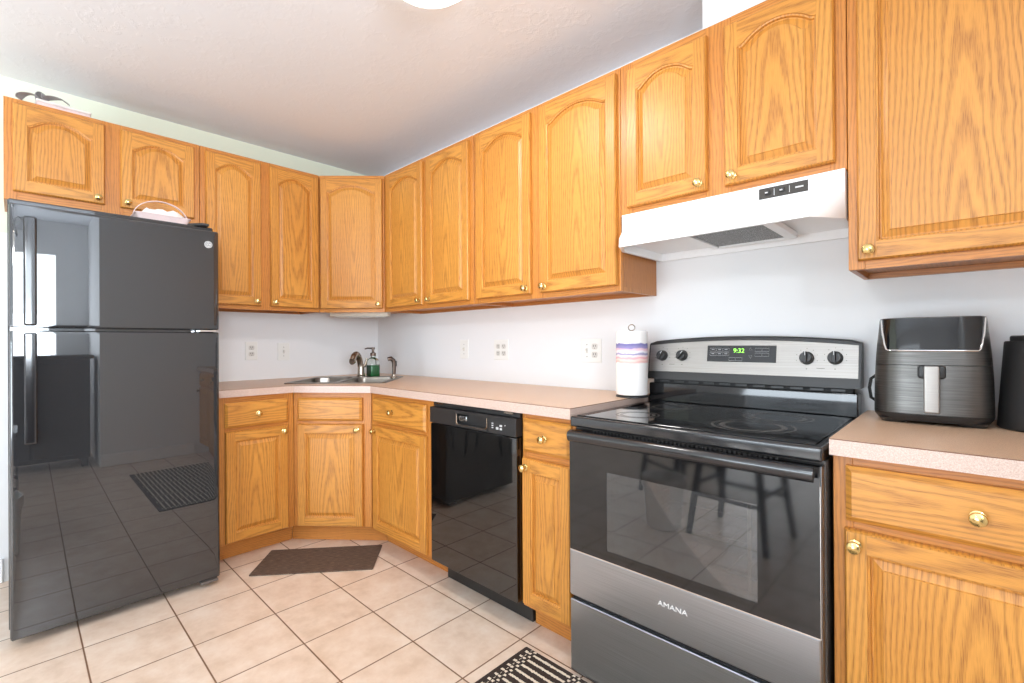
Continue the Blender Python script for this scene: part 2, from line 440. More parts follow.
def text_mesh(name, body, size, mat, parent, loc, rot, ext=0.0006, sx=1.0):
    cu = bpy.data.curves.new(name, 'FONT'); cu.body = body; cu.size = size; cu.extrude = ext
    cu.align_x = 'CENTER'; cu.align_y = 'CENTER'
    tmp = bpy.data.objects.new(name, cu); COL.objects.link(tmp)
    dg = bpy.context.evaluated_depsgraph_get(); me = bpy.data.meshes.new_from_object(tmp.evaluated_get(dg))
    bpy.data.objects.remove(tmp); me.materials.clear(); me.materials.append(M[mat]); me.name = name
    o = bpy.data.objects.new(name, me); COL.objects.link(o); o.parent = parent
    o.location = loc; o.rotation_euler = rot; o.scale = (sx, 1, 1)
    return o

# ------------------------------------------------------------------ room shell
ZC = 2.465
def shell(name, boxes, mat):
    b = MB()
    for lo, hi in boxes: b.box(lo, hi)
    return struct(b.build(name, mat))
shell('floor', [((-0.1, -6.1, -0.08), (5.4, 0.1, 0.0))], 'tile')
shell('ceiling', [((-0.1, -6.1, ZC), (5.4, 0.1, ZC+0.08))], 'ceiling')
shell('wall_back', [((-0.1, 0.0, 0.0), (4.15, 0.1, ZC))], 'wall')
shell('wall_left', [((-0.1, -6.1, 0.0), (0.0, 0.0, ZC))], 'wall_left')
shell('wall_right', [((4.05, -1.47, 0.0), (4.15, 0.0, ZC))], 'wall')
shell('wall_dining', [((4.15, -1.47, 0), (5.3, -1.37, ZC)), ((5.2, -1.75, 0), (5.3, -1.47, ZC)), ((5.2, -6.1, 0), (5.3, -2.95, ZC)),
                      ((5.2, -2.95, 0), (5.3, -1.75, 1.0)), ((5.2, -2.95, 2.1), (5.3, -1.75, ZC))], 'wall')
shell('wall_rear', [((0.0, -6.1, 0), (0.9, -6.0, ZC)), ((3.5, -6.1, 0), (5.2, -6.0, ZC)), ((0.9, -6.1, 2.1), (3.5, -6.0, ZC))], 'wall')
def baseboard(name, lo, hi): 
    b = MB(); b.box(lo, hi, bev=0.004); struct(b.build(name, 'white_enamel'))
baseboard('baseboard_left', (0.001, -5.99, 0.001), (0.014, -2.04, 0.118))
baseboard('baseboard_right', (4.036, -1.469, 0.001), (4.049, -0.66, 0.118))
# dining window mirrored in the fridge door, then an unseen door added for fill
b = MB()
for lo, hi in (((5.2, -2.95, 1.0), (5.28, -2.90, 2.1)), ((5.2, -1.80, 1.0), (5.28, -1.75, 2.1)), ((5.2, -2.9, 1.0), (5.28, -1.8, 1.05)),
               ((5.2, -2.9, 2.05), (5.28, -1.8, 2.1)), ((5.22, -2.9, 1.53), (5.27, -1.8, 1.57))): b.box(lo, hi, bev=0.004)
wn = struct(b.build('window_1', 'white_enamel'))
b = MB(); b.box((5.24, -2.9, 1.05), (5.246, -1.8, 2.05)); struct(b.build('pane', 'window_glass', wn))
b = MB()
for lo, hi in (((0.9, -6.08, 0), (0.97, -6.0, 2.1)), ((3.43, -6.08, 0), (3.5, -6.0, 2.1)), ((0.97, -6.08, 2.03), (3.43, -6.0, 2.1)),
               ((0.97, -6.08, 0), (3.43, -6.0, 0.08)), ((2.16, -6.07, 0.08), (2.24, -6.01, 2.03))): b.box(lo, hi, bev=0.004)
dr = struct(b.build('added_door_1', 'white_enamel'))
b = MB(); b.box((0.97, -6.045, 0.08), (2.16, -6.039, 2.03)); b.box((2.24, -6.045, 0.08), (3.43, -6.039, 2.03)); struct(b.build('pane', 'window_glass', dr))
# boxed duct chase above the hood cabinet
b = MB(); b.box((2.682, -0.215, 2.264), (3.10, -0.001, ZC-0.001)); struct(b.build('trim_1', 'wall'))

# ------------------------------------------------------------------ cabinets
KNOB = None
def knob(parent, x, z, y):
    """round brass knob on its rosette, pointing to -y"""
    global KNOB
    if KNOB is None:
        b = MB(); xf = Matrix.Rotation(PI/2, 4, 'X')
        b.lathe([(0.0, 0), (0.0135, 0.0), (0.0135, 0.002), (0.0075, 0.005), (0.006, 0.011), (0.009, 0.0145), (0.0142, 0.018),
                 (0.0150, 0.021), (0.0138, 0.0245), (0.0095, 0.0275), (0.0, 0.0285)], 20, 0, xf, False, False)
        o = b.build('knob', 'brass'); KNOB = o
    else:
        o = KNOB.copy(); COL.objects.link(o)
    o.parent = parent; o.location = (x, y-0.0002, z); return o

def opening(w, h, st, rail_b, rail_t, arch, d, N=22):
    """opening outline inset by d: bottom-left, bottom-right, then the top right-to-left"""
    x0, x1, z0, zt = st+d, w-st-d, rail_b+d, h-rail_t
    if not arch:
        return [(x0, z0), (x1, z0), (x1, zt-d), (x0, zt-d)]
    cx = w/2; Wd = w/2-st; H = arch; c = 0.90
    R = ((c*Wd)**2+H*H)/(2*H)
    def top(x):
        s = abs(x)/Wd
        q = math.sqrt(max(R*R-(s*Wd)**2, 0))-(R-H); k = 0.10*H
        return 0.5*(q+math.sqrt(q*q+k*k))
    pts = [(x0, z0), (x1, z0)]
    hw = (x1-x0)/2
    for i in range(N+1):
        t = 1-2*i/N; xx = hw*math.sin(t*PI/2)*0.35 + hw*t*0.65
        pts.append((cx+xx, zt-arch-d+top(xx*(Wd/hw) if hw > 0 else 0)))
    return pts
def door_mesh(w, h, arch=0.045, st=0.045, t=0.02, rail=0.050):
    b = MB(); ins = 0.005; top_rail = rail - (0.004 if arch else 0)
    def q(pts, y): return [(x, y, z) for x, z in pts]
    def add(loopsA, g, off, mat=0):
        return b.loft(loopsA, mat, smooth=True, g=g, off=off)
    rect = lambda d: [(d, d), (w-d, d), (w-d, h-d), (d, h-d)]
    # edge of the door: thumbnail profile
    add([q(rect(0), 0.0), q(rect(0), -t+0.008), q(rect(0.002), -t+0.004), q(rect(ins), -t)], 2, b.off('quarter'))
    b.face(q(rect(0)[::-1], 0.0))
    op = lambda d: opening(w, h, st, rail, top_rail, arch, d)
    O = op(0); i = ins; F = -t
    tl, tr = O[-1], O[2]
    fl = b.face(q([(i, i), (st, i), (st, h-i), (i, h-i)], F)); b.grain([fl], 2, b.off('quarter'))
    fr = b.face(q([(w-st, i), (w-i, i), (w-i, h-i), (w-st, h-i)], F)); b.grain([fr], 2, b.off('quarter'))
    fb = b.face(q([(st, i), (w-st, i), (w-st, rail), (st, rail)], F)); b.grain([fb], 0, (rng.uniform(-.03, .03), rng.uniform(.4, 2)))
    ft = b.face(q([(w-st, h-i), (st, h-i)] + [p for p in O[2:]][::-1], F)); b.grain([ft], 0, (rng.uniform(-.03, .03), rng.uniform(.4, 2)))
    # sticking profile, groove, raised panel
    add([q(O, F), q(op(0.001), F+0.0030), q(op(0.005), F+0.0045), q(op(0.007), F+0.0120)], 2, b.off('quarter'))
    offp = b.off('flat'); cen = (w/2, 0, h/2)
    L = [q(op(0.007), F+0.0120), q(op(0.0105), F+0.0125), q(op(0.028), F+0.0035), q(op(0.0295), F+0.0006)]
    vs = [[b.bm.verts.new(p) for p in l] for l in L]; fs = []
    n = len(O)
    for a, c in zip(vs, vs[1:]):
        for k in range(n):
            fs.append(b.bm.faces.new((a[k], a[(k+1) % n], c[(k+1) % n], c[k])))
    fs.append(b.bm.faces.new(vs[-1]))
    for f in fs: f.smooth = True
    b.grain(fs, 2, offp, cen)
    return b
def drawer_mesh(w, h, t=0.02):
    b = MB(); off = (rng.uniform(-.05, .05), rng.uniform(.4, 2.2)); cen = (w/2, 0, h/2)
    rect = lambda d, y: [(d, y, d), (w-d, y, d), (w-d, y, h-d), (d, y, h-d)]
    f = b.loft([rect(0, 0), rect(0, -t+0.010), rect(0.004, -t+0.007), rect(0.013, -t)], 0, True, True, g=0, off=off)
    b.grain(f, 0, off, cen); return b
def cabinet(name, label, cat, loc, rotz, width, z0, z1, depth, fronts, stiles, rails, group, base=False, poly=None, toe=None):
    """local x along the front, +y to the wall; fronts: (kind, x0, x1, z0, z1, knob) with knob = (fx, fz) from that corner or None"""
    root = thing(name, label, cat, (loc[0], loc[1], 0), rotz, group)
    b = MB(); ft = 0.019
    if poly is None:
        if base: b.box((0, ft, z0), (width, depth, z1))
        else:
            b.box((0, ft, z0+0.018), (width, depth, z1), off=(0.15, rng.uniform(.4, 2)))
            b.box((0, ft, z0), (0.014, depth, z0+0.018)); b.box((width-0.014, ft, z0), (width, depth, z0+0.018))
            b.box((0.014, depth-0.02, z0), (width-0.014, depth, z0+0.018), g=0)
    else:
        b.prism(poly, z0 + (0 if base else 0.018), 0.72 if base else z1)
    b.build('carcass', 'oak_panel', root)
    b = MB()
    for x0, x1 in stiles: b.box((x0, 0, z0), (x1, ft-0.0005, z1), g=2, bev=0.0012)
    xs = sorted(stiles)
    for za, zb in rails:
        for (a0, a1), (b0, b1) in zip(xs, xs[1:]):
            b.box((a1+0.0003, 0.0005, za), (b0-0.0003, ft-0.0005, zb), g=0)
    b.build('face_frame', 'oak_frame', root)
    for kind, x0, x1, za, zb, kn in fronts:
        w_, h_ = x1-x0, zb-za
        if kind in ('door', 'arch'):
            o = door_mesh(w_, h_, 0.045 if kind == 'arch' else 0).build('door', 'oak', root, (x0, -0.0012, za), sharp=28)
        else:
            o = drawer_mesh(w_, h_).build('drawer_front' if kn else 'false_drawer_front', 'oak', root, (x0, -0.0012, za), sharp=28)
        if kn:
            kx = kn[0] if kn[0] >= 0 else w_+kn[0]; kz = kn[1] if kn[1] >= 0 else h_+kn[1]
            knob(o, kx, kz, -0.02)
    if base:
        b = MB()
        x0, x1, yk = toe or (0.0, width, 0.085)
        b.box((x0, yk, 0.001), (x1, yk+0.016, z0-0.001), g=0); b.build('toe_kick', 'oak_frame', root)
    return root
U0, U1, DZ0, DZ1 = 1.356, 2.260, 1.379, 2.236
UG = 'oak wall cabinets'; K = 0.027
upper_rails = [(U0, DZ0+0.012), (DZ1-0.02, U1)]
# left wall
cabinet('wall_cabinet', 'short oak wall cabinet with two arched doors above the black fridge', 'cabinet', (0.305, -2.031), PI/2, 0.744, 1.803, U1, 0.303,
        [('arch', 0.028, 0.342, 1.842, DZ1, (-K, 0.028)), ('arch', 0.402, 0.718, 1.842, DZ1, (K, 0.028))],
        [(0, 0.045), (0.33, 0.414), (0.70, 0.744)], [(1.803, 1.855), (DZ1-0.02, U1)], UG)
cabinet('wall_cabinet', 'tall oak wall cabinet with two arched doors between the fridge and the angled corner cabinet', 'cabinet', (0.305, -1.285), PI/2, 0.6755, U0, U1, 0.303,
        [('arch', 0.026, 0.314, DZ0, DZ1, (-K, 0.028)), ('arch', 0.366, 0.663, DZ0, DZ1, (K, 0.028))],
        [(0, 0.045), (0.30, 0.38), (0.645, 0.6755)], upper_rails, UG)
# angled corner
s2 = math.sqrt(0.5)
def to_local(px, py, ox, oy, a):
    dx, dy = px-ox, py-oy
    return (dx*math.cos(a)+dy*math.sin(a), -dx*math.sin(a)+dy*math.cos(a))
def cpoly(pts, o, a): return [to_local(px, py, o[0], o[1], a) for px, py in pts]
a45 = PI/4; o45 = (0.306, -0.609)
pl = cpoly([(0.002, -0.002), (0.002, -0.609), (0.290, -0.609), (0.306+0.0135, -0.609+0.0135), (0.609, -0.306), (0.609, -0.002)], o45, a45)
pl = cpoly([(0.002, -0.002), (0.002, -0.609), (0.280, -0.609), (0.306-0.0134+0.428*s2*0.04, -0.609+0.0134+0.428*s2*0.04), (0.609-0.0134-0.012, -0.306+0.0134-0.012), (0.609, -0.280), (0.609, -0.002)], o45, a45)
cabinet('wall_cabinet', 'angled oak wall cabinet with one arched door in the room corner above the sink', 'cabinet', o45, a45, 0.4285, U0, U1, 0.3,
        [('arch', 0.012, 0.418, DZ0, DZ1, (-K, 0.028))], [(0.001, 0.04), (0.39, 0.4275)], upper_rails, UG, poly=pl)
# range wall
cabinet('wall_cabinet', 'tall oak wall cabinet with two arched doors right of the angled corner cabinet', 'cabinet', (0.6095, -0.305), 0, 0.8875, U0, U1, 0.303,
        [('arch', 0.050, 0.439, DZ0, DZ1, (-K, 0.028)), ('arch', 0.483, 0.856, DZ0, DZ1, (K, 0.028))],
        [(0, 0.06), (0.425, 0.497), (0.84, 0.885)], upper_rails, UG)
cabinet('wall_cabinet', 'tall oak wall cabinet with two wide arched doors left of the white range hood', 'cabinet', (1.499, -0.305), 0, 0.884, U0, U1, 0.303,
        [('arch', 0.031, 0.409, DZ0, DZ1, (-K, 0.028)), ('arch', 0.467, 0.872, DZ0, DZ1, (K, 0.028))],
        [(0, 0.045), (0.395, 0.481), (0.855, 0.884)], upper_rails, UG)
cabinet('wall_cabinet', 'short oak wall cabinet with two arched doors directly above the white range hood', 'cabinet', (2.385, -0.305), 0, 0.753, 1.655, U1, 0.303,
        [('arch', 0.034, 0.350, 1.681, 2.226, (-K, 0.028)), ('arch', 0.409, 0.726, 1.681, 2.226, (K, 0.028))],
        [(0, 0.055), (0.342, 0.428), (0.712, 0.753)], [(1.655, 1.695), (2.21, U1)], UG)
cabinet('wall_cabinet', 'large oak wall cabinet at the right edge above the air fryer', 'cabinet', (3.140, -0.305), 0, 0.905, U0, U1, 0.303,
        [('arch', 0.023, 0.455, DZ0, DZ1, (K, 0.028)), ('arch', 0.475, 0.882, DZ0, DZ1, (-K, 0.028))],
        [(0, 0.04), (0.44, 0.49), (0.865, 0.905)], upper_rails, UG)
# base cabinets
BG = 'oak base cabinets'; B0, B1 = 0.105, 0.872
brails = [(B0, 0.125), (0.685, 0.725), (0.835, B1)]
cabinet('base_cabinet', 'oak base cabinet with one drawer and door beside the black fridge', 'cabinet', (0.60, -1.275), PI/2, 0.3788, B0, B1, 0.598,
        [('drawer', 0.025, 0.344, 0.710, 0.842, (0.16, 0.066)), ('door', 0.027, 0.343, 0.112, 0.692, (-0.025, -0.03))],
        [(0, 0.045), (0.325, 0.3788)], brails, BG, True, toe=(0.0, 0.40, 0.085))
ad = math.atan2(-0.600+0.896, 0.948-0.60); ld = math.hypot(0.948-0.60, 0.296); od = (0.6005, -0.8955)
pd = cpoly([(0.012, -0.012), (0.012, -0.894), (0.578, -0.894), (0.60+0.012, -0.896+0.034), (0.93, -0.588), (0.944, -0.576), (0.944, -0.012)], od, ad)
cabinet('base_cabinet', 'angled oak sink base cabinet with false drawer front in the room corner', 'cabinet', od, ad, ld-0.001, B0, B1, 0.5,
        [('drawer', 0.028, 0.404, 0.710, 0.842, None), ('door', 0.028, 0.409, 0.112, 0.692, (-0.032, -0.03))],
        [(0.001, 0.045), (0.39, ld-0.003)], brails, BG, True, pd, (-0.05, 0.517, 0.072))
cabinet('base_cabinet', 'oak base cabinet with one drawer and door left of the dishwasher', 'cabinet', (0.9484, -0.60), 0, 0.5886, B0, B1, 0.598,
        [('drawer', 0.039, 0.530, 0.712, 0.846, (0.20, 0.070)), ('door', 0.039, 0.530, 0.112, 0.692, (0.022, -0.03))],
        [(0, 0.055), (0.515, 0.588)], brails, BG, True, toe=(0.0, 0.588, 0.095))
cabinet('base_cabinet', 'narrow oak base cabinet between the dishwasher and the stove', 'cabinet', (2.108, -0.60), 0, 0.260, B0, B1, 0.598,
        [('drawer', 0.012, 0.247, 0.722, 0.852, (0.115, 0.062)), ('door', 0.011, 0.247, 0.122, 0.696, (0.020, -0.035))],
        [(0, 0.03), (0.232, 0.260)], brails, BG, True, toe=(0, 0.26, 0.074))
cabinet('base_cabinet', 'oak base cabinet under the air fryer at the right edge', 'cabinet', (3.148, -0.60), 0, 0.896, B0, B1, 0.598,
        [('drawer', 0.027, 0.482, 0.717, 0.849, (0.228, 0.066)), ('door', 0.024, 0.482, 0.112, 0.698, (0.022, -0.034)),
         ('drawer', 0.512, 0.868, 0.717, 0.849, (0.178, 0.066)), ('door', 0.512, 0.868, 0.112, 0.698, (-0.022, -0.034))],
        [(0, 0.04), (0.468, 0.525), (0.855, 0.896)], brails, BG, True)

# ------------------------------------------------------------------ countertops
ZT = 0.914
def worktop(name, outline, hole, label):
    b = bmesh.new()
    def ring(pts, z): return [b.verts.new((x, y, z)) for x, y in pts]
    for z in (ZT, 0.874):
        ed = []
        for pts in ([outline] + ([hole] if hole else [])):
            vs = ring(pts, z); ed += [b.edges.new((vs[i], vs[(i+1) % len(vs)])) for i in range(len(vs))]
        bmesh.ops.triangle_fill(b, use_beauty=True, edges=ed)
    bm2 = MB(); bm2._merge(b, 0, None, False)
    for pts in ([outline] + ([hole] if hole else [])):
        n = len(pts)
        for i in range(n):
            (xa, ya), (xb, yb) = pts[i], pts[(i+1) % n]
            if pts is outline:
                bm2.face([(xa, ya, 0.874), (xb, yb, 0.874), (xb, yb, ZT-0.0025), (xa, ya, ZT-0.0025)], 2)
                bm2.face([(xa, ya, ZT-0.0025), (xb, yb, ZT-0.0025), (xb, yb, ZT), (xa, ya, ZT)], 1)
            else: bm2.face([(xa, ya, 0.874), (xb, yb, 0.874), (xb, yb, ZT), (xa, ya, ZT)])
    bmesh.ops.remove_doubles(bm2.bm, verts=bm2.bm.verts[:], dist=1e-5)
    # the dark seam of the laminate along the front edge
    o = tag(bm2.build(name, ['laminate', 'seam', 'laminate_edge'], sharp=20), label, 'countertop')
    return o
def rot45(u, n): return (s2*u - s2*n*-1*-1 if False else s2*(u-n), s2*(u+n))
# sink frame: u along the diagonal, n away from the corner is negative
def SK(u, n): return (s2*(u - n), s2*(u + n))
hole = [SK(x, y) for x, y in ((-0.285, -0.985), (0.285, -0.985), (0.285, -0.475), (-0.285, -0.475))]
worktop('countertop', [(0.002, -0.002), (0.002, -1.290), (0.635, -1.290), (0.635, -0.913), (0.991, -0.635), (2.369, -0.635), (2.369, -0.002)], hole,
        'L shaped speckled pinkish tan laminate countertop running round the corner sink')
worktop('countertop', [(3.146, -0.002), (3.146, -0.635), (4.047, -0.635), (4.047, -0.002)], None,
        'short speckled tan laminate countertop right of the stove under the air fryer')

# ------------------------------------------------------------------ sink and tap
sink = thing('sink', 'stainless steel corner sink set diagonally in the countertop', 'sink', (SK(0, -0.73)[0], SK(0, -0.73)[1], ZT), PI/4)
b = MB()
def L3(p, z): return [(x, y, z) for x, y in p]
O1 = rrect(0.300, 0.272, 0.03); O2 = rrect(0.297, 0.269, 0.028)
# rim with two bowls: outer ring surface then each bowl
bb = bmesh.new(); ed = []
bowls = [(-0.143, -0.03), (0.143, -0.03)]
for pts in [O2] + [rrect(0.130, 0.205, 0.05, 6, cx, cy) for cx, cy in bowls]:
    vs = [bb.verts.new((x, y, 0.006)) for x, y in pts]; ed += [bb.edges.new((vs[i], vs[(i+1) % len(vs)])) for i in range(len(vs))]
bmesh.ops.triangle_fill(bb, use_beauty=True, edges=ed)
b._merge(bb, 0)
b.loft([L3(O1, 0.0006), L3(O1, 0.003), L3(O2, 0.006)])
b.build('rim', 'sink_steel', sink)
for cx, cy in bowls:
    b = MB()
    b.loft([L3(rrect(0.130, 0.205, 0.05, 6, cx, cy), 0.006), L3(rrect(0.126, 0.201, 0.05, 6, cx, cy), -0.004), L3(rrect(0.118, 0.19, 0.05, 6, cx, cy), -0.15),
            L3(rrect(0.10, 0.17, 0.05, 6, cx, cy), -0.168), L3(rrect(0.03, 0.03, 0.029, 6, cx, cy), -0.172)], 0, False, True)
    b.build('bowl', 'sink_steel', sink)
fx, fy = SK(0.012, -0.502)
tap = thing('faucet', 'brushed nickel arched faucet behind the corner sink', 'faucet', (fx, fy, ZT+0.0068), PI/4)
b = MB(); b.lathe([(0.0, 0), (0.030, 0), (0.030, 0.006), (0.024, 0.012), (0.021, 0.06), (0.020, 0.085)], 20, cap0=False); b.build('base', 'nickel', tap)
b = MB()
pts = []; rad = []
for i in range(15):
    t = i/14; a = PI*0.98*t
    pts.append((-0.018*t, -0.012 - 0.130*(1-math.cos(a))/2, 0.070+0.086*math.sin(min(a, PI*0.84))))
    rad.append(0.020 + 0.004*(t > 0.6)*(t-0.6)/0.4)
b.tube(pts, rad, 14); b.build('spout', 'nickel', tap)
b = MB(); b.tube([(0.02, 0.0, 0.07), (0.032, 0.0, 0.085), (0.040, 0.004, 0.125)], [0.012, 0.010, 0.007], 10); b.build('lever', 'nickel', tap)
sx_, sy_ = SK(0.270, -0.640)
sp = thing('side_sprayer', 'slim nickel side sprayer at the right corner of the sink', 'sprayer', (sx_, sy_, ZT+0.0068), PI/4)
b = MB(); b.lathe([(0, 0), (0.026, 0), (0.026, 0.004), (0.016, 0.010), (0.014, 0.022), (0.0, 0.022)], 18); b.build('base', 'nickel', sp)
b = MB(); b.tube([(0, 0, 0.02), (0.001, 0, 0.06), (0.002, 0, 0.095), (-0.003, -0.002, 0.115), (-0.018, -0.010, 0.128), (-0.036, -0.018, 0.124)], [0.011, 0.0125, 0.014, 0.0145, 0.0145, 0.013], 12)
b.build('wand', 'bronze', sp)
b = MB(); b.box((0.010, -0.006, 0.075), (0.019, 0.006, 0.112), bev=0.003); b.build('trigger', 'black_plastic', sp)
# soap bottle
so = thing('soap_dispenser', 'clear pump bottle of green soap behind the corner sink', 'soap bottle', (0.372, -0.258, ZT+0.001))
b = MB(); b.loft([L3(rrect(0.033, 0.033, 0.012), 0), L3(rrect(0.036, 0.036, 0.012), 0.004), L3(rrect(0.036, 0.036, 0.012), 0.105), L3(rrect(0.028, 0.028, 0.014), 0.125), L3(rrect(0.015, 0.015, 0.0149), 0.136), L3(rrect(0.015, 0.015, 0.0149), 0.146)], 0, True, True)
b.build('bottle', 'bottle_glass', so)
b = MB(); b.loft([L3(rrect(0.031, 0.031, 0.010), 0.005), L3(rrect(0.0335, 0.0335, 0.011), 0.009), L3(rrect(0.0335, 0.0335, 0.011), 0.082)], 0, True, True); b.build('liquid', 'green_soap', so)
b = MB(); b.lathe([(0, 0.146), (0.020, 0.146), (0.020, 0.166), (0.010, 0.170), (0.0085, 0.180), (0.0085, 0.192), (0.013, 0.193), (0.013, 0.206), (0, 0.208)], 16, cap0=False, cap1=False)
b.tube([(0, 0, 0.2), (-0.030, -0.026, 0.201), (-0.044, -0.038, 0.196)], [0.006, 0.005, 0.004], 8)
b.build('pump', 'bronze', so)
b = MB(); b.prism(rrect(0.022, 0.014, 0.005), 0, 0.026, bev=0.003)
sg = SK(-0.06, -0.981)
tag(b.build('sponge', 'white_plastic', None, (sg[0], sg[1], ZT+0.0072), PI/4), 'small white sponge on the left rim of the sink', 'sponge')

# ------------------------------------------------------------------ outlets and switches (on walls)
def plate(b, w_, h_): b.box((-w_/2, -0.006, -h_/2), (w_/2, -0.0005, h_/2), bev=0.002)
def duplex(root, x):
    b = MB()
    for dz in (-0.0205, 0.0205):
        xf = Matrix.Translation((x, -0.0062, dz)) @ Matrix.Rotation(PI/2, 4, 'X')
        b.prism(rrect(0.0165, 0.0145, 0.009), 0, 0.0022, 0, xf)
        for dx in (-0.006, 0.006): b.box((x+dx-0.0012, -0.0092, dz-0.001), (x+dx+0.0012, -0.0083, dz+0.008), 1)
        b.box((x-0.002, -0.0092, dz-0.010), (x+0.002, -0.0083, dz-0.006), 1)
    b.build('receptacle', ['receptacle', 'slot'], root)
def toggle(root, x):
    b = MB(); b.box((x-0.006, -0.0085, -0.012), (x+0.006, -0.0062, 0.012), 0, bev=0.001); b.box((x-0.004, -0.018, 0.0), (x+0.004, -0.008, 0.008), 0, bev=0.0015)
    for dz in (-0.03, 0.03): b.box((x-0.002, -0.0072, dz-0.002), (x+0.002, -0.0062, dz+0.002), 1)
    b.build('toggle', ['receptacle', 'slot'], root)
def wall_box(name, label, cat, loc, rotz, w_, items, grp=None):
    t = thing(name, label, cat, loc, rotz, grp)
    b = MB(); plate(b, w_, 0.120); b.build('plate', 'white_plastic', t)
    for k_, x in items: (duplex if k_ == 'd' else toggle)(t, x)
    return t
wall_box('wall_outlet', 'double gang wall plate with switch and outlet beside the paper towel', 'outlet', (2.031, 0, 1.107), 0, 0.122, [('s', -0.023), ('d', 0.023)])
wall_box('wall_outlet', 'double outlet plate on the range wall above the dishwasher', 'outlet', (1.395, 0, 1.107), 0, 0.120, [('d', -0.023), ('d', 0.023)])
wall_box('light_switch', 'single white switch plate on the range wall nearest the sink sprayer', 'switch', (1.058, 0, 1.109), 0, 0.080, [('s', 0)])
wall_box('wall_outlet', 'single outlet plate on the left wall nearest the fridge', 'outlet', (0, -0.929, 1.105), PI/2, 0.074, [('d', 0)])
wall_box('light_switch', 'single white switch plate on the left wall nearer the faucet', 'switch', (0, -0.726, 1.097), PI/2, 0.078, [('s', 0)])

# ------------------------------------------------------------------ fridge
fr = thing('refrigerator', 'tall glossy black top freezer refrigerator at the left of the room', 'refrigerator', (0.40, -1.6675, 0.0))
FX, FY = 0.40, -1.6675
def fb(lo, hi): return ((lo[0]-FX, lo[1]-FY, lo[2]), (hi[0]-FX, hi[1]-FY, hi[2]))
b = MB(); b.box(*fb((0.05, -2.017, 0.045), (0.712, -1.323, 1.722)), bev=0.006); b.build('cabinet', 'fridge_black', fr)
b = MB(); b.box(*fb((0.70, -1.985, 0.020), (0.725, -1.350, 0.06)), bev=0.003)
for k_ in range(9): b.box(*fb((0.7255, -1.95+k_*0.064, 0.032), (0.727, -1.905+k_*0.064, 0.040)), 1)
b.build('toe_grille', ['black_plastic', 'dark_gap'], fr)
for yy in (-1.93, -1.40):
    b = MB(); b.lathe([(0, 0.001), (0.019, 0.001), (0.019, 0.012), (0.008, 0.014), (0.008, 0.045), (0, 0.045)], 14, 0, Matrix.Translation((0.68-FX, yy-FY, 0))); b.build('levelling_foot', 'rubber', fr)
def fridge_door(name, z0, z1):
    """door slab with softly rolled side edges and a faint crown across its front"""
    b = MB(); y0, y1, xb, xf_ = -2.0135, -1.317, 0.722, 0.786
    n = 28; prof = []
    r = 0.014
    for i in range(n+1):
        t = i/n; y = y0 + (y1-y0)*t; d = min(y-y0, y1-y)
        x = xf_ + 0.0015*math.sin(PI*t)
        if d < r: x -= r - math.sqrt(max(0, r*r-(r-d)**2))
        prof.append((x, y))
    # extra samples inside the rolled edges
    ex = []
    for k_ in range(1, 7):
        a = k_/7*PI/2; d = r-r*math.cos(a)
        ex.append((xf_ - (r - r*math.sin(a)), y0+d)); ex.append((xf_ - (r-r*math.sin(a)), y1-d))
    prof = sorted([p for p in prof if r < p[1]-y0 and r < y1-p[1]] + ex + [(xf_-r, y0), (xf_-r, y1)], key=lambda p: p[1])
    ring = [(xb, y0)] + prof + [(xb, y1)]
    def lp(ins, z):
        out = []
        for x, y in ring:
            out.append((min(x, xf_+0.0015-ins) - FX if x > xb else x-FX, max(y0+ins, min(y1-ins, y))-FY, z))
        return out
    b.loft([lp(0.006, z0), lp(0.001, z0+0.004), lp(0, z0+0.009), lp(0, z0+0.012), lp(0, z1-0.012), lp(0, z1-0.009), lp(0.001, z1-0.004), lp(0.006, z1)], 0, True, True)
    return b.build(name, 'fridge_black', fr)
fd = fridge_door('freezer_door', 1.219, 1.690)
rd = fridge_door('refrigerator_door', 0.034, 1.207)
def handle(parent, z0, z1):
    b = MB(); yc = -1.957-FY; x0 = 0.779-FX
    b.box((x0+0.030, yc-0.018, z0), (x0+0.050, yc+0.018, z1), bev=0.006, seg=2)
    for za, zb in ((z0+0.004, z0+0.045), (z1-0.045, z1-0.004)): b.box((x0, yc-0.014, za), (x0+0.034, yc+0.014, zb), bev=0.004)
    b.build('handle', 'black_gloss', parent)
handle(fd, 1.226, 1.640); handle(rd, 0.775, 1.198)
b = MB(); xf = Matrix.Translation((0.7855-FX, -1.362-FY, 1.624)) @ Matrix.Rotation(PI/2, 4, 'Y')
b.lathe([(0, 0.0), (0.0165, 0.0), (0.0165, 0.0030), (0.0150, 0.0038), (0.0140, 0.0030), (0, 0.0030)], 28, 0, xf, False, True)
lg = b.build('logo_badge', 'marking', fd); lg['label'] = 'round silver badge'
b = MB()
for sgn in (-1, 1):   # two looped letters in the badge
    P_ = [Vector((0.7897-FX, -1.362-FY+sgn*0.0042+0.0036*math.cos(a), 1.624+0.0062*math.sin(a))) for a in [i/11*1.7*PI+0.5 for i in range(12)]]
    b.tube(P_, 0.0008, 6)
b.tube([Vector((0.7895-FX, -1.362-FY+0.0125*math.cos(2*PI*i/24), 1.624+0.0125*math.sin(2*PI*i/24))) for i in range(24)], 0.0007, 6, closed=True)
b.build('monogram', 'ink', lg)
b = MB(); b.prism([(0.625-FX, -1.345-FY), (0.735-FX, -1.345-FY), (0.735-FX, -1.375-FY), (0.68-FX, -1.42-FY), (0.625-FX, -1.42-FY)], 1.7225, 1.735, bev=0.003); b.build('hinge_cover', 'black_plastic', fr)
b = MB(); b.box(*fb((0.727, -1.40, 1.2085), (0.79, -1.328, 1.2175)), bev=0.001); b.build('centre_hinge', 'chrome', fr)
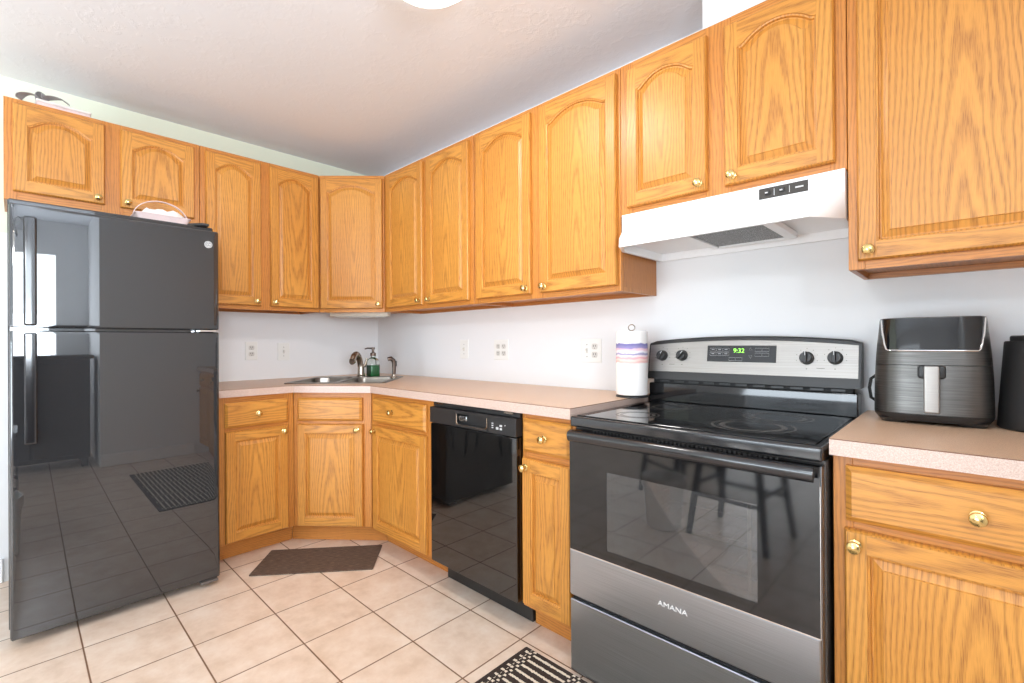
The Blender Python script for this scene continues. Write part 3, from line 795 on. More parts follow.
b = MB(); b.box(*fb((0.7225, -1.40, 0.022), (0.80, -1.33, 0.0325)), bev=0.001); b.build('bottom_hinge', 'stove_side', fr)
# things on the fridge and on the cabinet
bk = thing('basket', 'small white basket with arched handle on top of the fridge', 'basket', (0.53, -1.50, 1.7235))
b = MB()
b.loft([L3(rrect(0.060, 0.090, 0.02), 0.0), L3(rrect(0.075, 0.108, 0.02), 0.045), L3(rrect(0.078, 0.112, 0.02), 0.045), L3(rrect(0.078, 0.112, 0.02), 0.049), L3(rrect(0.072, 0.105, 0.02), 0.049), L3(rrect(0.058, 0.088, 0.02), 0.004)], 0, True, True)
b.build('body', 'pink_card', bk)
b = MB()
L_ = []
for i in range(21):
    a = PI*i/20; y, z = 0.110*math.cos(a), 0.040+0.088*math.sin(a)
    ny, nz = math.cos(a), math.sin(a)
    L_.append([(-0.008, y+ny*0.0015, z+nz*0.0015), (0.008, y+ny*0.0015, z+nz*0.0015), (0.008, y-ny*0.0015, z-nz*0.0015), (-0.008, y-ny*0.0015, z-nz*0.0015)])
b.loft(L_, 0, True, True); b.build('handle', 'pink_card', bk)
b = MB()
rg = random.Random(3); base = []
for i in range(9):
    row = []
    for j in range(7):
        e = (min(i, 8-i) > 0) and (min(j, 6-j) > 0)
        row.append(Vector((-0.055+0.11*j/6, -0.085+0.17*i/8, 0.050+(0.012+rg.random()*0.022 if e else 0.0))))
    base.append(row)
b.loft(base, 0, closed=False); b.loft([[p-Vector((0, 0, 0.006)) for p in r_] for r_ in base], 0, closed=False)
tag(b.build('plastic_packet', 'paper', None, (0.53, -1.50, 1.7235+0.0055)), 'crumpled pale packet lying in the white basket on the fridge', 'packet')
bx = thing('gift_box', 'flat pale pink box lying on top of the cabinet above the fridge', 'box', (0.165, -1.835, U1+0.001), PI/2+0.05)
b = MB(); b.box((-0.095, -0.095, 0), (0.095, 0.095, 0.030), bev=0.003); b.build('tray', 'pink_card', bx)
b = MB(); b.box((-0.098, -0.098, 0.031), (0.098, 0.098, 0.042), bev=0.004); b.build('lid', 'paper', bx)
bg = thing('ribbon_bow', 'smoky grey ribbon bow on the pale box on top of the cabinet', 'ribbon', (0.225, -1.918, U1+0.0445), PI/2-0.6)
for k_, (cx, rr_, hh, tw) in enumerate(((-0.034, 0.040, 0.030, 0.15), (0.012, 0.022, 0.038, -0.2), (0.068, 0.042, 0.020, 0.1))):
    b = MB(); L_ = []
    for i in range(17):
        a = PI*i/16; x, z = cx+rr_*math.cos(a), 0.001+hh*math.sin(a)
        nx, nz = math.cos(a), math.sin(a)
        wv = 0.018+0.005*math.sin(a*3+k_); dy = tw*0.05*math.cos(a)
        L_.append([(x+nx*.001, dy-wv, z+nz*.001), (x+nx*.001, dy+wv, z+nz*.001), (x-nx*.001, dy+wv, z-nz*.001), (x-nx*.001, dy-wv, z-nz*.001)])
    b.loft(L_, 0, True, True); b.build('loop', 'bag_grey', bg)

# ------------------------------------------------------------------ dishwasher
dw = thing('dishwasher', 'black built in dishwasher between two oak base cabinets', 'dishwasher', (1.823, -0.33, 0.0))
DX, DY = 1.823, -0.33
def db(lo, hi): return ((lo[0]-DX, lo[1]-DY, lo[2]), (hi[0]-DX, hi[1]-DY, hi[2]))
b = MB(); b.box(*db((1.545, -0.594, 0.102), (2.100, -0.03, 0.868))); b.build('tub', 'dark_gap', dw)
b = MB(); b.box(*db((1.542, -0.632, 0.118), (2.104, -0.596, 0.772)), bev=0.006, seg=2); dd = b.build('door', 'dishwasher_black', dw)
b = MB()   # control panel with a scooped handle pocket
pan = [(1.542-DX, 0.775), (2.104-DX, 0.775), (2.104-DX, 0.848), (1.542-DX, 0.848)]
hx0, hx1, hz0, hz1 = 1.735-DX, 1.945-DX, 0.786, 0.834
fyy = -0.636-DY
b.box((1.542-DX, fyy, 0.775), (hx0, -0.596-DY, 0.848), bev=0.002); b.box((hx1, fyy, 0.775), (2.104-DX, -0.596-DY, 0.848), bev=0.002)
b.box((hx0, fyy+0.0004, 0.775), (hx1, -0.596-DY, hz0)); b.box((hx0, fyy+0.0004, hz1), (hx1, -0.596-DY, 0.848)); b.box((hx0, fyy+0.024, hz0), (hx1, -0.596-DY, hz1))
b.build('control_panel', 'black_plastic', dw)
b = MB(); b.tube([(hx0+0.006, fyy-0.001, hz1), (hx0+0.006, fyy-0.001, hz0+0.010), (hx0+0.016, fyy-0.001, hz0), (hx1-0.016, fyy-0.001, hz0), (hx1-0.006, fyy-0.001, hz0+0.010), (hx1-0.006, fyy-0.001, hz1)], 0.0022, 6)
b.build('pocket_trim', 'nickel', dw)
b = MB(); b.box(*db((1.742, -0.629, 0.802), (1.80, -0.614, 0.826)), bev=0.006, seg=2); b.build('latch', 'chrome', dw)
b = MB()
for x, z, w_, h_ in ((1.972, 0.817, 0.010, 0.004), (1.972, 0.808, 0.010, 0.004), (1.972, 0.799, 0.010, 0.004), (2.0, 0.799, 0.014, 0.010), (2.021, 0.811, 0.014, 0.008), (2.021, 0.798, 0.012, 0.008), (2.045, 0.815, 0.004, 0.004)):
    b.box((x-w_/2-DX, fyy-0.0012, z-h_/2), (x+w_/2-DX, fyy+0.001, z+h_/2), bev=0.0004)
b.build('buttons', 'marking', dw)
b = MB(); b.box(*db((1.542, -0.612, 0.850), (2.104, -0.60, 0.868)), bev=0.001)
for x in (1.60, 2.05): b.box(*db((x-0.025, -0.622, 0.862), (x+0.025, -0.611, 0.868)), 1)
b.build('top_flange', ['black_plastic', 'nickel'], dw)
b = MB(); b.box(*db((1.545, -0.535, 0.002), (2.100, -0.51, 0.10)), bev=0.002); b.build('kick_plate', 'black_plastic', dw)

# ------------------------------------------------------------------ stove
RX0, RX1 = 2.385, 3.136; RC = (RX0+RX1)/2
rg_ = thing('stove', 'freestanding electric stove with black glass top and stainless oven front', 'stove', (RC, -0.33, 0.0))
SX, SY = RC, -0.33
def sb(lo, hi): return ((lo[0]-SX, lo[1]-SY, lo[2]), (hi[0]-SX, hi[1]-SY, hi[2]))
b = MB()  # body: open-fronted box so the oven is hollow
b.box(*sb((RX0, -0.618, 0.03), (RX0+0.09, -0.02, 0.852))); b.box(*sb((RX1-0.09, -0.618, 0.03), (RX1, -0.02, 0.852)))
b.box(*sb((RX0+0.09, -0.618, 0.03), (RX1-0.09, -0.02, 0.33))); b.box(*sb((RX0+0.09, -0.618, 0.76), (RX1-0.09, -0.02, 0.852))); b.box(*sb((RX0+0.09, -0.08, 0.33), (RX1-0.09, -0.02, 0.76)))
b.build('body', 'stove_side', rg_)
for x in (RX0+0.06, RX1-0.06):
    for y in (-0.57, -0.07):
        b = MB(); b.lathe([(0, 0.001), (0.018, 0.001), (0.018, 0.03), (0, 0.03)], 12, 0, Matrix.Translation((x-SX, y-SY, 0))); b.build('foot', 'rubber', rg_)
ZK = 0.896
b = MB(); b.box(*sb((RX0+0.004, -0.664, 0.857), (RX1+0.002, -0.02, ZK-0.003)), bev=0.007, seg=3); ck = b.build('cooktop', 'black_gloss', rg_)
b = MB(); b.box(*sb((RX0+0.018, -0.640, ZK-0.0028), (RX1-0.018, -0.092, ZK)), bev=0.0008); gls = b.build('glass_top', 'black_glass', ck)
def burner_mat():
    k = NT('printed_burner_ring'); o, x, y, z = k.obj()
    n = k.noise(o, 90.0, 3)
    k.l(k.ramp(n, (0.35, lin((52, 50, 48))), (0.7, lin((104, 100, 96)))), k.b.inputs['Base Color']); k.set(Roughness=0.22); return k.m
M['burner'] = burner_mat()
for cx, cy, r_ in ((2.56, -0.25, 0.085), (2.935, -0.25, 0.105), (2.56, -0.50, 0.075), (2.925, -0.475, 0.115)):
    b = MB(); n = 56
    for ra, rb in ((r_, r_-0.007), (r_*0.80, r_*0.66)):
        A = [(cx-SX+ra*math.cos(2*PI*i/n), cy-SY+ra*math.sin(2*PI*i/n), ZK+0.0004) for i in range(n)]
        B = [(cx-SX+rb*math.cos(2*PI*i/n), cy-SY+rb*math.sin(2*PI*i/n), ZK+0.0004) for i in range(n)]
        b.loft([A, B])
    b.build('burner_ring', 'burner', ck, recalc=False)
# riser panel behind the cooktop, vent gap, backguard with an arched top
b = MB(); b.box(*sb((RX0+0.004, -0.088, ZK-0.001), (RX1-0.004, -0.02, 0.974)), bev=0.005, seg=2); b.build('riser_panel', 'black_glass', rg_)
b = MB(); b.box(*sb((RX0+0.02, -0.074, 0.9745), (RX1-0.02, -0.03, 0.989)))
for k_ in range(11): b.box(*sb((RX0+0.05+k_*0.062, -0.0765, 0.978), (RX0+0.09+k_*0.062, -0.0735, 0.985)), 1)
b.build('vent_strip', ['dark_gap', 'black_plastic'], rg_)
def arc_top(x): 
    t = (x-RC)/(RX1-RX0)*2; return 1.150 + 0.020*(1-t*t)
def yb(z): return -0.090 + (z-0.988)*0.16
b = MB(); n = 24; L_ = []
for i in range(n+1):
    x = RX0-0.002 + (RX1-RX0+0.004)*i/n; zt = arc_top(x)
    if i in (0, n): zt -= 0.006
    L_.append([(x-SX, yb(0.990)-SY, 0.990), (x-SX, yb(zt-.006)-SY, zt-0.006), (x-SX, yb(zt)+0.006-SY, zt), (x-SX, -0.014-SY, zt), (x-SX, -0.014-SY, 0.990)])
b.loft(L_, 0, True, True); bgd = b.build('backguard', 'black_plastic', rg_, sharp=50)
b = MB(); L_ = []
for i in range(n+1):
    x = RX0+0.004 + (RX1-RX0-0.008)*i/n; zt = arc_top(x)-0.016
    L_.append([(x-SX, yb(1.023)-SY-0.0002, 1.023), (x-SX, yb(1.023)-SY-0.0022, 1.024), (x-SX, yb(zt)-SY-0.0022, zt-0.001), (x-SX, yb(zt)-SY-0.0002, zt)])
b.loft(L_, 0, True, True); cp = b.build('control_panel', 'steel_panel', bgd, sharp=50)
tilt = math.atan(0.16)
def on_panel(x, z, d=0.0026): return (x-SX, yb(z)-SY-d, z)
RXT = (PI/2 - tilt, 0, 0)
for i_, (x, z, r_) in enumerate(((2.447, 1.090, 0.021), (2.534, 1.092, 0.021), (2.984, 1.089, 0.021), (3.068, 1.091, 0.021))):
    b = MB(); xf = Matrix.Translation(on_panel(x, z, 0.0024)) @ Matrix.Rotation(PI/2-tilt, 4, 'X')
    b.lathe([(0, 0), (r_*1.08, 0), (r_*1.08, 0.003), (r_, 0.005), (r_*0.94, 0.020), (r_*0.86, 0.023), (0, 0.023)], 28, 0, xf, False, False)
    ang = (-0.5, -0.7, 0.0, 0.0)[i_]
    b.box((-0.006, -r_*0.95, 0.018), (0.006, r_*0.95, 0.031), 0, bev=0.002, xf=xf @ Matrix.Rotation(ang, 4, 'Z'))
    kb = b.build('control_knob', 'black_plastic', bgd)
    b = MB(); b.box((-0.0012, r_*0.3, 0.0312), (0.0012, r_*0.92, 0.0318), 0, xf=xf @ Matrix.Rotation(ang, 4, 'Z')); b.build('pointer', 'marking', kb)
b = MB(); L_ = []
b.box((2.637-SX, -0.0006, 0), (2.887-SX, 0.0012, 0.064), bev=0.0005, xf=Matrix.Translation((0, yb(1.070)-SY-0.0034, 1.070)) @ Matrix.Rotation(-tilt, 4, 'X'))
dsp = b.build('display_panel', 'black_glass', bgd)
b = MB()
def rrline(x0, x1, z0, z1):
    pts = [on_panel(x, z, 0.0048) for x, z in ((x0, z0), (x1, z0), (x1, z1), (x0, z1))]
    b.tube(pts, 0.0005, 4, closed=True)
for x0, z0, n_ in ((2.648, 1.111, 3), (2.648, 1.094, 3), (2.722, 1.075, 2), (2.815, 1.111, 2), (2.815, 1.093, 2)):
    for k_ in range(n_): rrline(x0+k_*0.025, x0+k_*0.025+0.023, z0, z0+0.012)
for k_ in range(3):
    for z in (1.117, 1.100): b.box((2.654-SX+k_*0.025, -0.0006, 0), (2.665-SX+k_*0.025, 0, 0.002), xf=Matrix.Translation((0, yb(z)-SY-0.0042, z)))
for zz, up in ((1.116, 1), (1.095, -1)):
    pts = [on_panel(x, z, 0.0048) for x, z in ((2.793, zz), (2.805, zz), (2.799, zz+0.010*up))]; b.tube(pts, 0.0005, 4, closed=True)
b.build('button_markings', 'marking', dsp)
text_mesh('clock_digits', '9:32', 0.024, 'digit', dsp, on_panel(2.757, 1.113, 0.0046), RXT, 0.0003)
b = MB()
for x, z in ((2.447, 1.090), (2.534, 1.092), (2.984, 1.089), (3.068, 1.091)):
    for k_ in range(7):
        a = PI*1.5 + (k_-3)*0.62 + PI
        xx, zz = x+0.033*math.cos(a), z+0.033*math.sin(a)
        b.box((xx-SX-0.0012, -0.0004, 0), (xx-SX+0.0012, 0, 0.0022), xf=Matrix.Translation((0, yb(zz)-SY-0.0023, zz)))
    b.box((x-SX-0.002, -0.0004, 0), (x-SX+0.002, 0, 0.004), xf=Matrix.Translation((0, yb(z-0.036)-SY-0.0023, z-0.040)))
for x in (2.49, 3.026): b.box((x-SX-0.012, -0.0004, 0), (x-SX+0.012, 0, 0.0016), xf=Matrix.Translation((0, yb(1.054)-SY-0.0023, 1.054)))
b.build('dial_markings', 'ink', cp)
# oven door
DF = -0.666; DB = -0.622
b = MB()
gx0, gx1, gz0, gz1 = 2.537, 2.992, 0.468, 0.724
x0, x1 = RX0+0.004, RX1-0.004
for lo, hi in (((x0, DF, 0.432), (gx0, DB, 0.846)), ((gx1, DF, 0.432), (x1, DB, 0.846)), ((gx0, DF, 0.432), (gx1, DB, gz0)), ((gx0, DF, gz1), (gx1, DB, 0.846))):
    b.box(*sb(lo, hi))
od_ = b.build('oven_door', 'black_glass', rg_)
b = MB(); b.box(*sb((x0, DF-0.001, 0.276), (x1, DB, 0.4315)), bev=0.003); pnl = b.build('lower_panel', 'steel', od_)
b = MB(); b.box(*sb((gx0, DF+0.0008, gz0), (gx1, DF+0.004, gz1))); wnd = b.build('oven_window', 'oven_glass', od_)
for lo, hi in (((gx0, DF+0.0041, gz0), (gx0+0.012, DF+0.008, gz1)), ((gx1-0.03, DF+0.02, gz0), (gx1-0.022, DF+0.03, gz1)), ((gx0+0.02, DF+0.032, gz0+0.004), (gx0+0.03, DF+0.04, gz1-0.004))):
    b = MB(); b.box(*sb(lo, hi)); b.build('window_gasket', 'nickel', od_)
b = MB(); b.box(*sb((x1-0.0008, DF, 0.432), (x1+0.0012, DF+0.012, 0.80))); b.box(*sb((x0, DF-0.0006, 0.4316), (x1, DF+0.004, 0.4346))); b.build('edge_trim', 'chrome', od_)
for xa, ya in ((x1+0.0002, DF+0.0125), (x0-0.0016, DF+0.002)):
    b = MB(); b.box(*sb((xa, ya, 0.28), (xa+0.0014, DB, 0.845))); b.build('door_side', 'steel', od_)
b = MB()  # handle: deep bar with a flat shelf
hp = [(-0.667, 0.848), (-0.690, 0.850), (-0.700, 0.845), (-0.704, 0.835), (-0.701, 0.820), (-0.695, 0.814), (-0.688, 0.814), (-0.684, 0.824), (-0.667, 0.830)]
b.loft([[(x-SX, y-SY, z) for y, z in hp] for x in (x0+0.016, x0+0.022, x1-0.014, x1-0.008)], 0, True, True)
b.build('handle', 'black_gloss', od_, sharp=60)
b = MB()
for k_ in range(44): b.box(*sb((RX0+0.10+k_*0.0128, -0.6662, 0.849), (RX0+0.107+k_*0.0128, -0.655, 0.8535)), bev=0.0008)
b.build('vent_slots', 'dark_gap', od_)
text_mesh('brand_lettering', 'AMANA', 0.0205, 'lettering', od_, (2.760-SX, DF-SY-0.0014, 0.3675), (PI/2, 0, 0), 0.0008, 1.25)
b = MB()
for z in (0.50, 0.58):
    for k_ in range(12): b.tube([(gx0-0.03+k_*0.043-SX, -0.60-SY, z), (gx0-0.03+k_*0.043-SX, -0.12-SY, z)], 0.0022, 6)
    for y in (-0.60, -0.36, -0.12): b.tube([(RX0+0.092-SX, y-SY, z-0.004), (RX1-0.092-SX, y-SY, z-0.004)], 0.0032, 6)
b.build('oven_rack', 'chrome', rg_)
b = MB(); b.box(*sb((x0, DF-0.001, 0.014), (x1, DB, 0.262)), bev=0.003); b.box(*sb((x0+0.004, DF+0.012, 0.262), (x1-0.004, DB, 0.270)), 1)
b.build('storage_drawer', ['steel', 'dark_gap'], rg_)

# ------------------------------------------------------------------ range hood
hd = thing('range_hood', 'white under cabinet range hood above the stove', 'range hood', (2.7715, -0.18, 1.505))
HX, HY = 2.7715, -0.18
hx0, hx1 = 2.403, 3.136
def hpt(x, y, z): return (x-HX, y-HY, z-1.505)
b = MB()
ZT_, ZK_, ZL, ZB = 1.652, 1.588, 1.541, 1.506
yF, yL = -0.330, -0.425; lx0, lx1 = 2.447, 3.064
fr0 = [hpt(hx0, -0.003, ZT_), hpt(hx0, yF, ZT_), hpt(hx1, yF, ZT_), hpt(hx1, -0.003, ZT_)]
fr1 = [hpt(hx0, -0.003, ZK_), hpt(hx0, yF, ZK_), hpt(hx1, yF, ZK_), hpt(hx1, -0.003, ZK_)]
f = [b.face(fr0[::-1]), b.face([fr0[1], fr0[2], fr1[2], fr1[1]]),
     b.face([fr1[1], fr1[2], hpt(lx1, yL, ZL), hpt(lx0, yL, ZL)]),                      # sloping face
     b.face([hpt(lx0, yL, ZL), hpt(lx1, yL, ZL), hpt(lx1, yL-0.004, ZB), hpt(lx0, yL-0.004, ZB)]),  # lip
     b.face([fr1[2], hpt(hx1, yF, ZB), hpt(lx1, yL-0.004, ZB), hpt(lx1, yL, ZL)]),      # wings
     b.face([fr1[1], hpt(lx0, yL, ZL), hpt(lx0, yL-0.004, ZB), hpt(hx0, yF, ZB)]),
     b.face([fr0[2], fr0[3], hpt(hx1, -0.003, ZB), hpt(hx1, yF, ZB)]), b.face([fr0[0], fr0[1], hpt(hx0, yF, ZB), hpt(hx0, -0.003, ZB)]),
     b.face([fr0[0], fr0[3], hpt(hx1, -0.003, ZB), hpt(hx0, -0.003, ZB)])]
bmesh.ops.remove_doubles(b.bm, verts=b.bm.verts[:], dist=1e-5)
# turned-in lower flange and inner pan
inn = lambda d, z: [hpt(hx0+d, -0.003-d, z), hpt(hx0+d, yF-d*0.2, z), hpt(lx0+d, yL+d, z), hpt(lx1-d, yL+d, z), hpt(hx1-d, yF-d*0.2, z), hpt(hx1-d, -0.003-d, z)]
b.loft([[hpt(hx0, -0.003, ZB), hpt(hx0, yF, ZB), hpt(lx0, yL-0.004, ZB), hpt(lx1, yL-0.004, ZB), hpt(hx1, yF, ZB), hpt(hx1, -0.003, ZB)], inn(0.012, ZB), inn(0.012, 1.538)], 0, False, True, smooth=False)
b.build('shell', 'white_enamel', hd, recalc=True, sharp=20)
b = MB(); b.box(hpt(2.906, yF-0.003, 1.607), hpt(3.044, yF-0.0004, 1.641), bev=0.0008); pc = b.build('switch_panel', 'slot', hd)
for x in (2.934, 2.976):
    b = MB(); b.box(hpt(x-0.010, yF-0.009, 1.618), hpt(x+0.006, yF-0.0032, 1.631), 0, bev=0.002); b.build('rocker_switch', 'black_plastic', pc)
b = MB()
for x in (2.930, 2.972): b.box(hpt(x-0.004, yF-0.0098, 1.622), hpt(x+0.004, yF-0.0092, 1.626))
for x in (2.951, 2.994): b.box(hpt(x-0.0008, yF-0.0036, 1.613), hpt(x+0.0008, yF-0.0031, 1.634)); 
b.box(hpt(3.010, yF-0.0036, 1.622), hpt(3.032, yF-0.0031, 1.6265))
b.build('panel_marks', 'marking', pc)
b = MB(); b.box(hpt(2.69, -0.37, 1.522), hpt(2.925, -0.09, 1.530), 0); b.build('grease_filter', 'filter', hd)
b = MB()
for lo, hi in (((2.665, -0.38, 1.516), (2.69, -0.08, 1.536)), ((2.925, -0.38, 1.516), (2.96, -0.08, 1.536)), ((2.69, -0.385, 1.516), (2.925, -0.371, 1.536)), ((2.69, -0.089, 1.516), (2.925, -0.075, 1.536))): b.box(hpt(*lo), hpt(*hi), bev=0.002)
b.build('filter_frame', 'white_enamel', hd)

# ------------------------------------------------------------------ paper towel
pt = thing('paper_towel', 'paper towel roll with purple and pink stripes beside the stove', 'paper towel', (2.348, -0.163, ZT+0.001))
b = MB(); b.lathe([(0, 0), (0.068, 0), (0.068, 0.005), (0.062, 0.008), (0, 0.008)], 32, 0); b.build('holder_base', 'black_plastic', pt)
b = MB(); n = 48
prof = [(0.020, 0.010), (0.064, 0.010), (0.066, 0.013), (0.066, 0.277), (0.064, 0.280), (0.020, 0.280)]
b.lathe(prof, n, 0, None, False, False); b.lathe([(0.020, 0.280), (0.020, 0.010)], n, 0, None, False, False)
b.build('towel_roll', 'towel', pt)
b = MB(); b.tube([(0, 0, 0.008), (0, 0, 0.283)], 0.005, 8)
b.tube([(0.016*math.cos(2*PI*i/20), 0, 0.296+0.013*math.sin(2*PI*i/20)) for i in range(20)], 0.0022, 6, closed=True); b.build('holder_rod', 'nickel', pt)

# ------------------------------------------------------------------ air fryer
af = thing('air_fryer', 'black air fryer with chrome trim and silver handle on the right countertop', 'air fryer', (3.313, -0.150, ZT+0.001), math.radians(3))
def fry_half(z):
    t = max(0.0, min(1.0, (z-0.022)/0.277))
    e = 0.004*math.sin(PI*t)
    return 0.130-0.0145*t+e, 0.110-0.016*t+e
def fry_pt(x, z, off=0.0):
    """front surface point above local x"""
    hx, hy = fry_half(z); p_ = 3.6
    return (x, -hy*max(0.0, 1-abs(min(0.999, abs(x)/hx))**p_)**(1/p_)-off, z)
def fry_ring(z, grow=0.0, n=56):
    hx, hy = fry_half(z); hx += grow; hy += grow; p_ = 3.6; out = []
    for i in range(n):
        a = 2*PI*i/n; c, s_ = math.cos(a), math.sin(a); r_ = (abs(c)**p_+abs(s_)**p_)**(-1/p_)
        out.append((hx*r_*c, hy*r_*s_, z))
    return out
b = MB()
b.loft([[(x*0.93, y*0.93, 0.008) for x, y, z in fry_ring(0.03)], [(x*.99, y*.99, 0.020) for x, y, z in fry_ring(0.03)], [(x, y, 0.028) for x, y, z in fry_ring(0.03)]], 0, True, True)
for sg_ in (-1, 1):
    b.loft([[(sg_*0.082+x, y, 0.0) for x, y in rrect(0.028, 0.088, 0.02)], [(sg_*0.080+x, y, 0.012) for x, y in rrect(0.036, 0.094, 0.02)]], 0, True, True)
b.build('base', 'black_plastic', af)
b = MB()
b.loft([fry_ring(0.166)] + [fry_ring(0.166+0.128*i/8) for i in range(1, 8)] + [fry_ring(0.292), [(x*.985, y*.985, 0.2985) for x, y, z in fry_ring(0.294)], [(x*.93, y*.93, 0.300) for x, y, z in fry_ring(0.297)]], 0, True, True)
b.build('housing', 'dark_brushed', af)
b = MB()
b.loft([fry_ring(0.029)] + [fry_ring(0.032+0.13*i/6) for i in range(6)] + [fry_ring(0.1645)], 0, True, True)
fbk = b.build('basket_drawer', 'dark_brushed', af)
b = MB()
def fry_strip(x0, x1, z0, z1, off, nx=14, nz=6):
    f0 = [[fry_pt(x0+(x1-x0)*i/nx, z0+(z1-z0)*j/nz, off) for i in range(nx+1)] for j in range(nz+1)]
    b.loft(f0, 0, closed=False)
    f1 = [[fry_pt(x0+(x1-x0)*i/nx, z0+(z1-z0)*j/nz, -0.001) for i in range(nx+1)] for j in range(nz+1)]
    ring0 = f0[0]+[r_[-1] for r_ in f0[1:]]+f0[-1][-2::-1]+[r_[0] for r_ in f0[-2:0:-1]]
    ring1 = f1[0]+[r_[-1] for r_ in f1[1:]]+f1[-1][-2::-1]+[r_[0] for r_ in f1[-2:0:-1]]
    b.loft([ring0, ring1], 0)
# glossy curved touch panel, U-shaped lower edge
nx = 30; rows = []
def ulow(x): 
    s_ = abs(x)/0.1095; return 0.206 + 0.089*max(0, (s_-0.86)/0.14)**2.4 if s_ > 0.86 else 0.206
for j in range(9):
    rows.append([fry_pt(-0.1095+0.219*i/nx, min(0.2965, ulow(-0.1095+0.219*i/nx)) + (0.2970-min(0.2965, ulow(-0.1095+0.219*i/nx)))*j/8, 0.0018) for i in range(nx+1)])
b.loft(rows, 0, closed=False); b.build('touch_panel', 'black_glass', af)
b = MB()
b.tube([fry_pt(x, min(0.294, ulow(x)), 0.0022) for x in [-0.1095+0.219*i/60 for i in range(61)]], 0.0026, 8); b.build('chrome_trim', 'chrome', af)
b = MB(); b.box((-0.029, -0.1165, 0.128), (0.030, -0.100, 0.166), bev=0.008, seg=2); b.build('handle_recess', 'black_plastic', fbk)
b = MB(); b.box((-0.0165, -0.137, 0.036), (0.0165, -0.098, 0.165), bev=0.005, seg=2); hh = b.build('handle', 'steel_panel', fbk); hh['label'] = 'silver basket handle'
b = MB(); b.tube([(-0.126, -0.01, 0.05), (-0.138, -0.02, 0.06), (-0.142, -0.02, 0.09), (-0.138, -0.02, 0.118), (-0.124, -0.01, 0.13)], 0.0045, 8); b.build('power_cord', 'rubber', af)
cn = thing('canister', 'tapered matte black canister right of the air fryer', 'canister', (3.556, -0.150, ZT+0.001))
b = MB(); b.lathe([(0, 0), (0.106, 0), (0.109, 0.004), (0.094, 0.228), (0.092, 0.231), (0, 0.231)], 48, 0, None, False, False); b.build('body', 'black_plastic', cn)
b = MB(); b.lathe([(0, 0.2312), (0.083, 0.2312), (0.083, 0.243), (0.080, 0.246), (0.070, 0.246), (0.068, 0.240), (0, 0.240)], 40, 0, None, False, False); b.build('lid', 'black_plastic', cn)

# ------------------------------------------------------------------ under-cabinet light, ceiling lamp
ul = thing('under_cabinet_light', 'cream strip light fixture under the angled corner cabinet', 'light', (0.33, -0.33, 1.374), PI/4)
b = MB(); b.box((-0.20, -0.04, -0.036), (0.20, 0.05, -0.0005), bev=0.006, seg=2); b.build('housing', 'ivory', ul)
b = MB(); b.box((-0.17, -0.03, -0.042), (0.17, 0.03, -0.0365), bev=0.003); b.build('lens', 'white_plastic', ul)
b = MB(); b.tube([(0.0045, -0.16, 1.345), (0.0045, -0.158, 1.30), (0.0045, -0.160, 1.25)], 0.003, 6)
cl = thing('ceiling_light', 'round frosted glass ceiling light with metal finial', 'ceiling light', (2.06, -1.02, ZC))
b = MB(); b.lathe([(0, -0.0005), (0.10, -0.0005), (0.105, -0.010), (0.095, -0.022), (0, -0.022)], 32, 0, None, False, False); b.build('canopy', 'nickel', cl)
b = MB(); b.lathe([(0.170, -0.024), (0.172, -0.028), (0.160, -0.052), (0.130, -0.078), (0.085, -0.097), (0.04, -0.106), (0.0, -0.108)], 40, 0, None, False, False); b.build('glass_bowl', 'lamp_glass', cl)
b = MB(); b.lathe([(0, -0.106), (0.012, -0.109), (0.012, -0.114), (0.006, -0.118), (0.008, -0.124), (0, -0.129)], 16, 0, None, False, False); b.build('finial', 'nickel', cl)

# ------------------------------------------------------------------ mats
def mat_on(name, corners, mat, label, th, cat):
    o = Vector(corners[0]); ux = (Vector(corners[1])-o); L = ux.length; a = math.atan2(ux.y, ux.x)
    vy = Vector(corners[3])-o; Wd = abs(-math.sin(a)*vy.x+math.cos(a)*vy.y)
    b = MB(); b.prism(rrect(L/2, Wd/2, 0.006, 3, L/2, Wd/2), 0, th, bev=0.0012)
    tag(b.build(name, mat, None, (o.x, o.y, 0.0008), a), label, cat)
mat_on('floor_mat', [(0.819, -1.205), (1.207, -0.747), (0.98, -0.57), (0.593, -1.026)], 'mat_weave', 'plain dark brown woven mat on the tiles in front of the sink', 0.006, 'mat')
mat_on('rug', [(2.186, -1.31), (3.50, -1.31), (3.50, -0.672), (2.186, -0.672)], 'rug', 'black rug with cream dashed stripes on the tiles in front of the stove', 0.006, 'rug')

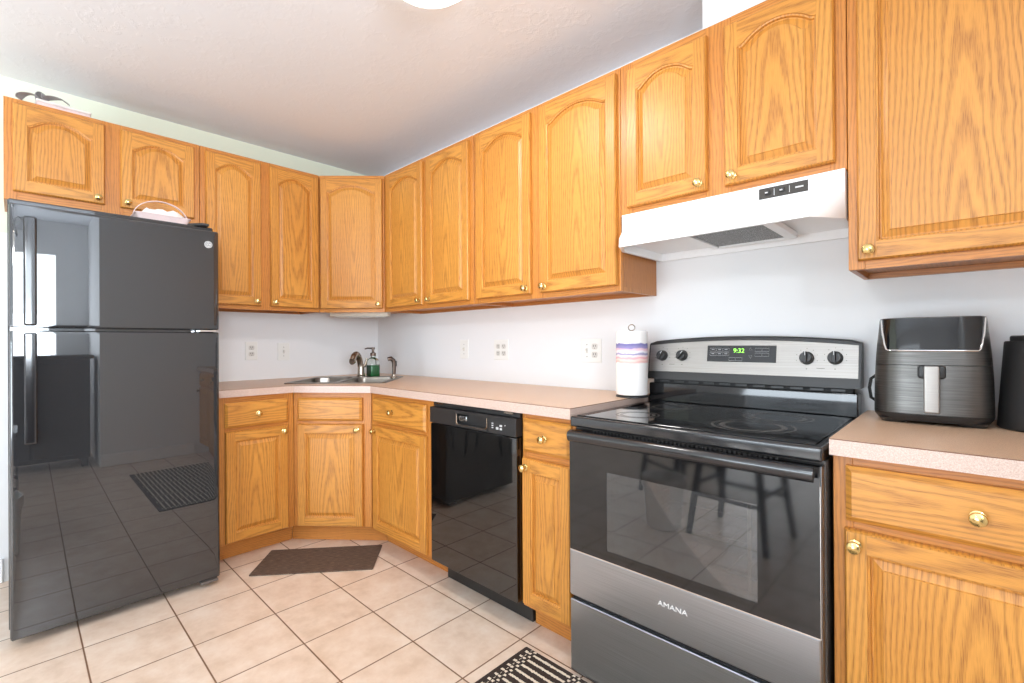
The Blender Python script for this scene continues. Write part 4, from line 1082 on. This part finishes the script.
# ------------------------------------------------------------------ dining end (only seen mirrored in the black appliances)
sbd = thing('sideboard', 'dark stained wooden sideboard in the dining end of the room', 'sideboard', (4.45, -2.15, 0))
b = MB(); b.box((-0.22, -0.62, 0.08), (0.22, 0.62, 1.02), bev=0.004); b.build('body', 'dark_wood', sbd)
b = MB(); b.box((-0.25, -0.65, 1.021), (0.25, 0.65, 1.055), bev=0.006); b.build('top', 'dark_wood', sbd)
for x in (-0.18, 0.18):
    for y in (-0.58, 0.58):
        b = MB(); b.box((x-0.025, y-0.025, 0.001), (x+0.025, y+0.025, 0.079)); b.build('foot', 'dark_wood', sbd)
for y in (-0.41, 0, 0.41):
    b = MB(); b.box((-0.236, y-0.195, 0.12), (-0.221, y+0.195, 0.98), bev=0.004); b.build('door', 'dark_wood', sbd)
def stool(loc, rz, label):
    t = thing('counter_stool', label, 'stool', loc, rz, 'dark stools at the dining end')
    b = MB(); b.prism(rrect(0.20, 0.19, 0.05), 0.60, 0.635, bev=0.008); b.build('seat', 'dark_wood', t)
    for sx in (-1, 1):
        for sy in (-1, 1):
            b = MB(); b.tube([(sx*0.15, sy*0.14, 0.60), (sx*0.22, sy*0.20, 0.001)], [0.024, 0.018], 8); b.build('leg', 'dark_wood', t)
    b = MB(); 
    for s_ in (-1, 1): b.tube([(-0.19, s_*0.172, 0.24), (0.19, s_*0.172, 0.24)], 0.012, 8); b.tube([(s_*0.19, -0.172, 0.30), (s_*0.19, 0.172, 0.30)], 0.012, 8)
    b.build('stretcher', 'dark_wood', t)
stool((2.42, -2.30, 0), 0.1, 'dark wooden stool standing nearest the stove side of the dining end')
stool((1.85, -2.75, 0), 0.5, 'dark wooden stool standing further back in the dining end')

wb = thing('waste_bin', 'white lidless waste bin beside the dark stools of the dining end', 'bin', (2.02, -2.13, 0))
b = MB(); b.lathe([(0, 0.001), (0.095, 0.001), (0.10, 0.006), (0.125, 0.30), (0.130, 0.305), (0.126, 0.31), (0.118, 0.30), (0.095, 0.012), (0, 0.012)], 32, 0, None, False, False); b.build('bucket', 'white_plastic', wb)
b = MB(); b.lathe([(0.119, 0.29), (0.120, 0.312), (0.133, 0.314), (0.1345, 0.27), (0.1335, 0.255)], 32, 0, None, False, False); b.build('bin_liner', 'paper', wb)
fan = thing('ceiling_fan', 'white ceiling fan with four blades over the sideboard', 'fan', (4.5, -2.6, ZC))
b = MB(); b.lathe([(0, -0.0005), (0.07, -0.0005), (0.06, -0.04), (0.02, -0.05), (0.02, -0.16), (0.10, -0.175), (0.11, -0.23), (0.09, -0.265), (0, -0.27)], 28, 0, None, False, False); b.build('motor', 'white_enamel', fan)
for k_ in range(4):
    xf = Matrix.Rotation(k_*PI/2+0.55, 4, 'Z') @ Matrix.Rotation(0.2, 4, 'X')
    b = MB(); b.prism(rrect(0.27, 0.065, 0.05, 5, 0.40, 0), -0.225, -0.218, 0, xf); b.build('blade', 'dark_wood', fan)
b = MB(); b.lathe([(0.09, -0.272), (0.11, -0.30), (0.10, -0.36), (0.06, -0.40), (0, -0.41)], 28, 0, None, False, False); b.build('added_lamp_globe', 'lamp_glass', fan)  # glowing globe added to the fan to go with its fill lamp
c2 = cl.copy(); COL.objects.link(c2); c2.location = (2.6, -3.4, ZC); c2['label'] = 'added unseen ceiling light holding the fill lamp of the dining end'  # invented second fixture, gives the dining fill bulb a body
for ch in list(cl.children):
    d2 = ch.copy(); COL.objects.link(d2); d2.parent = c2
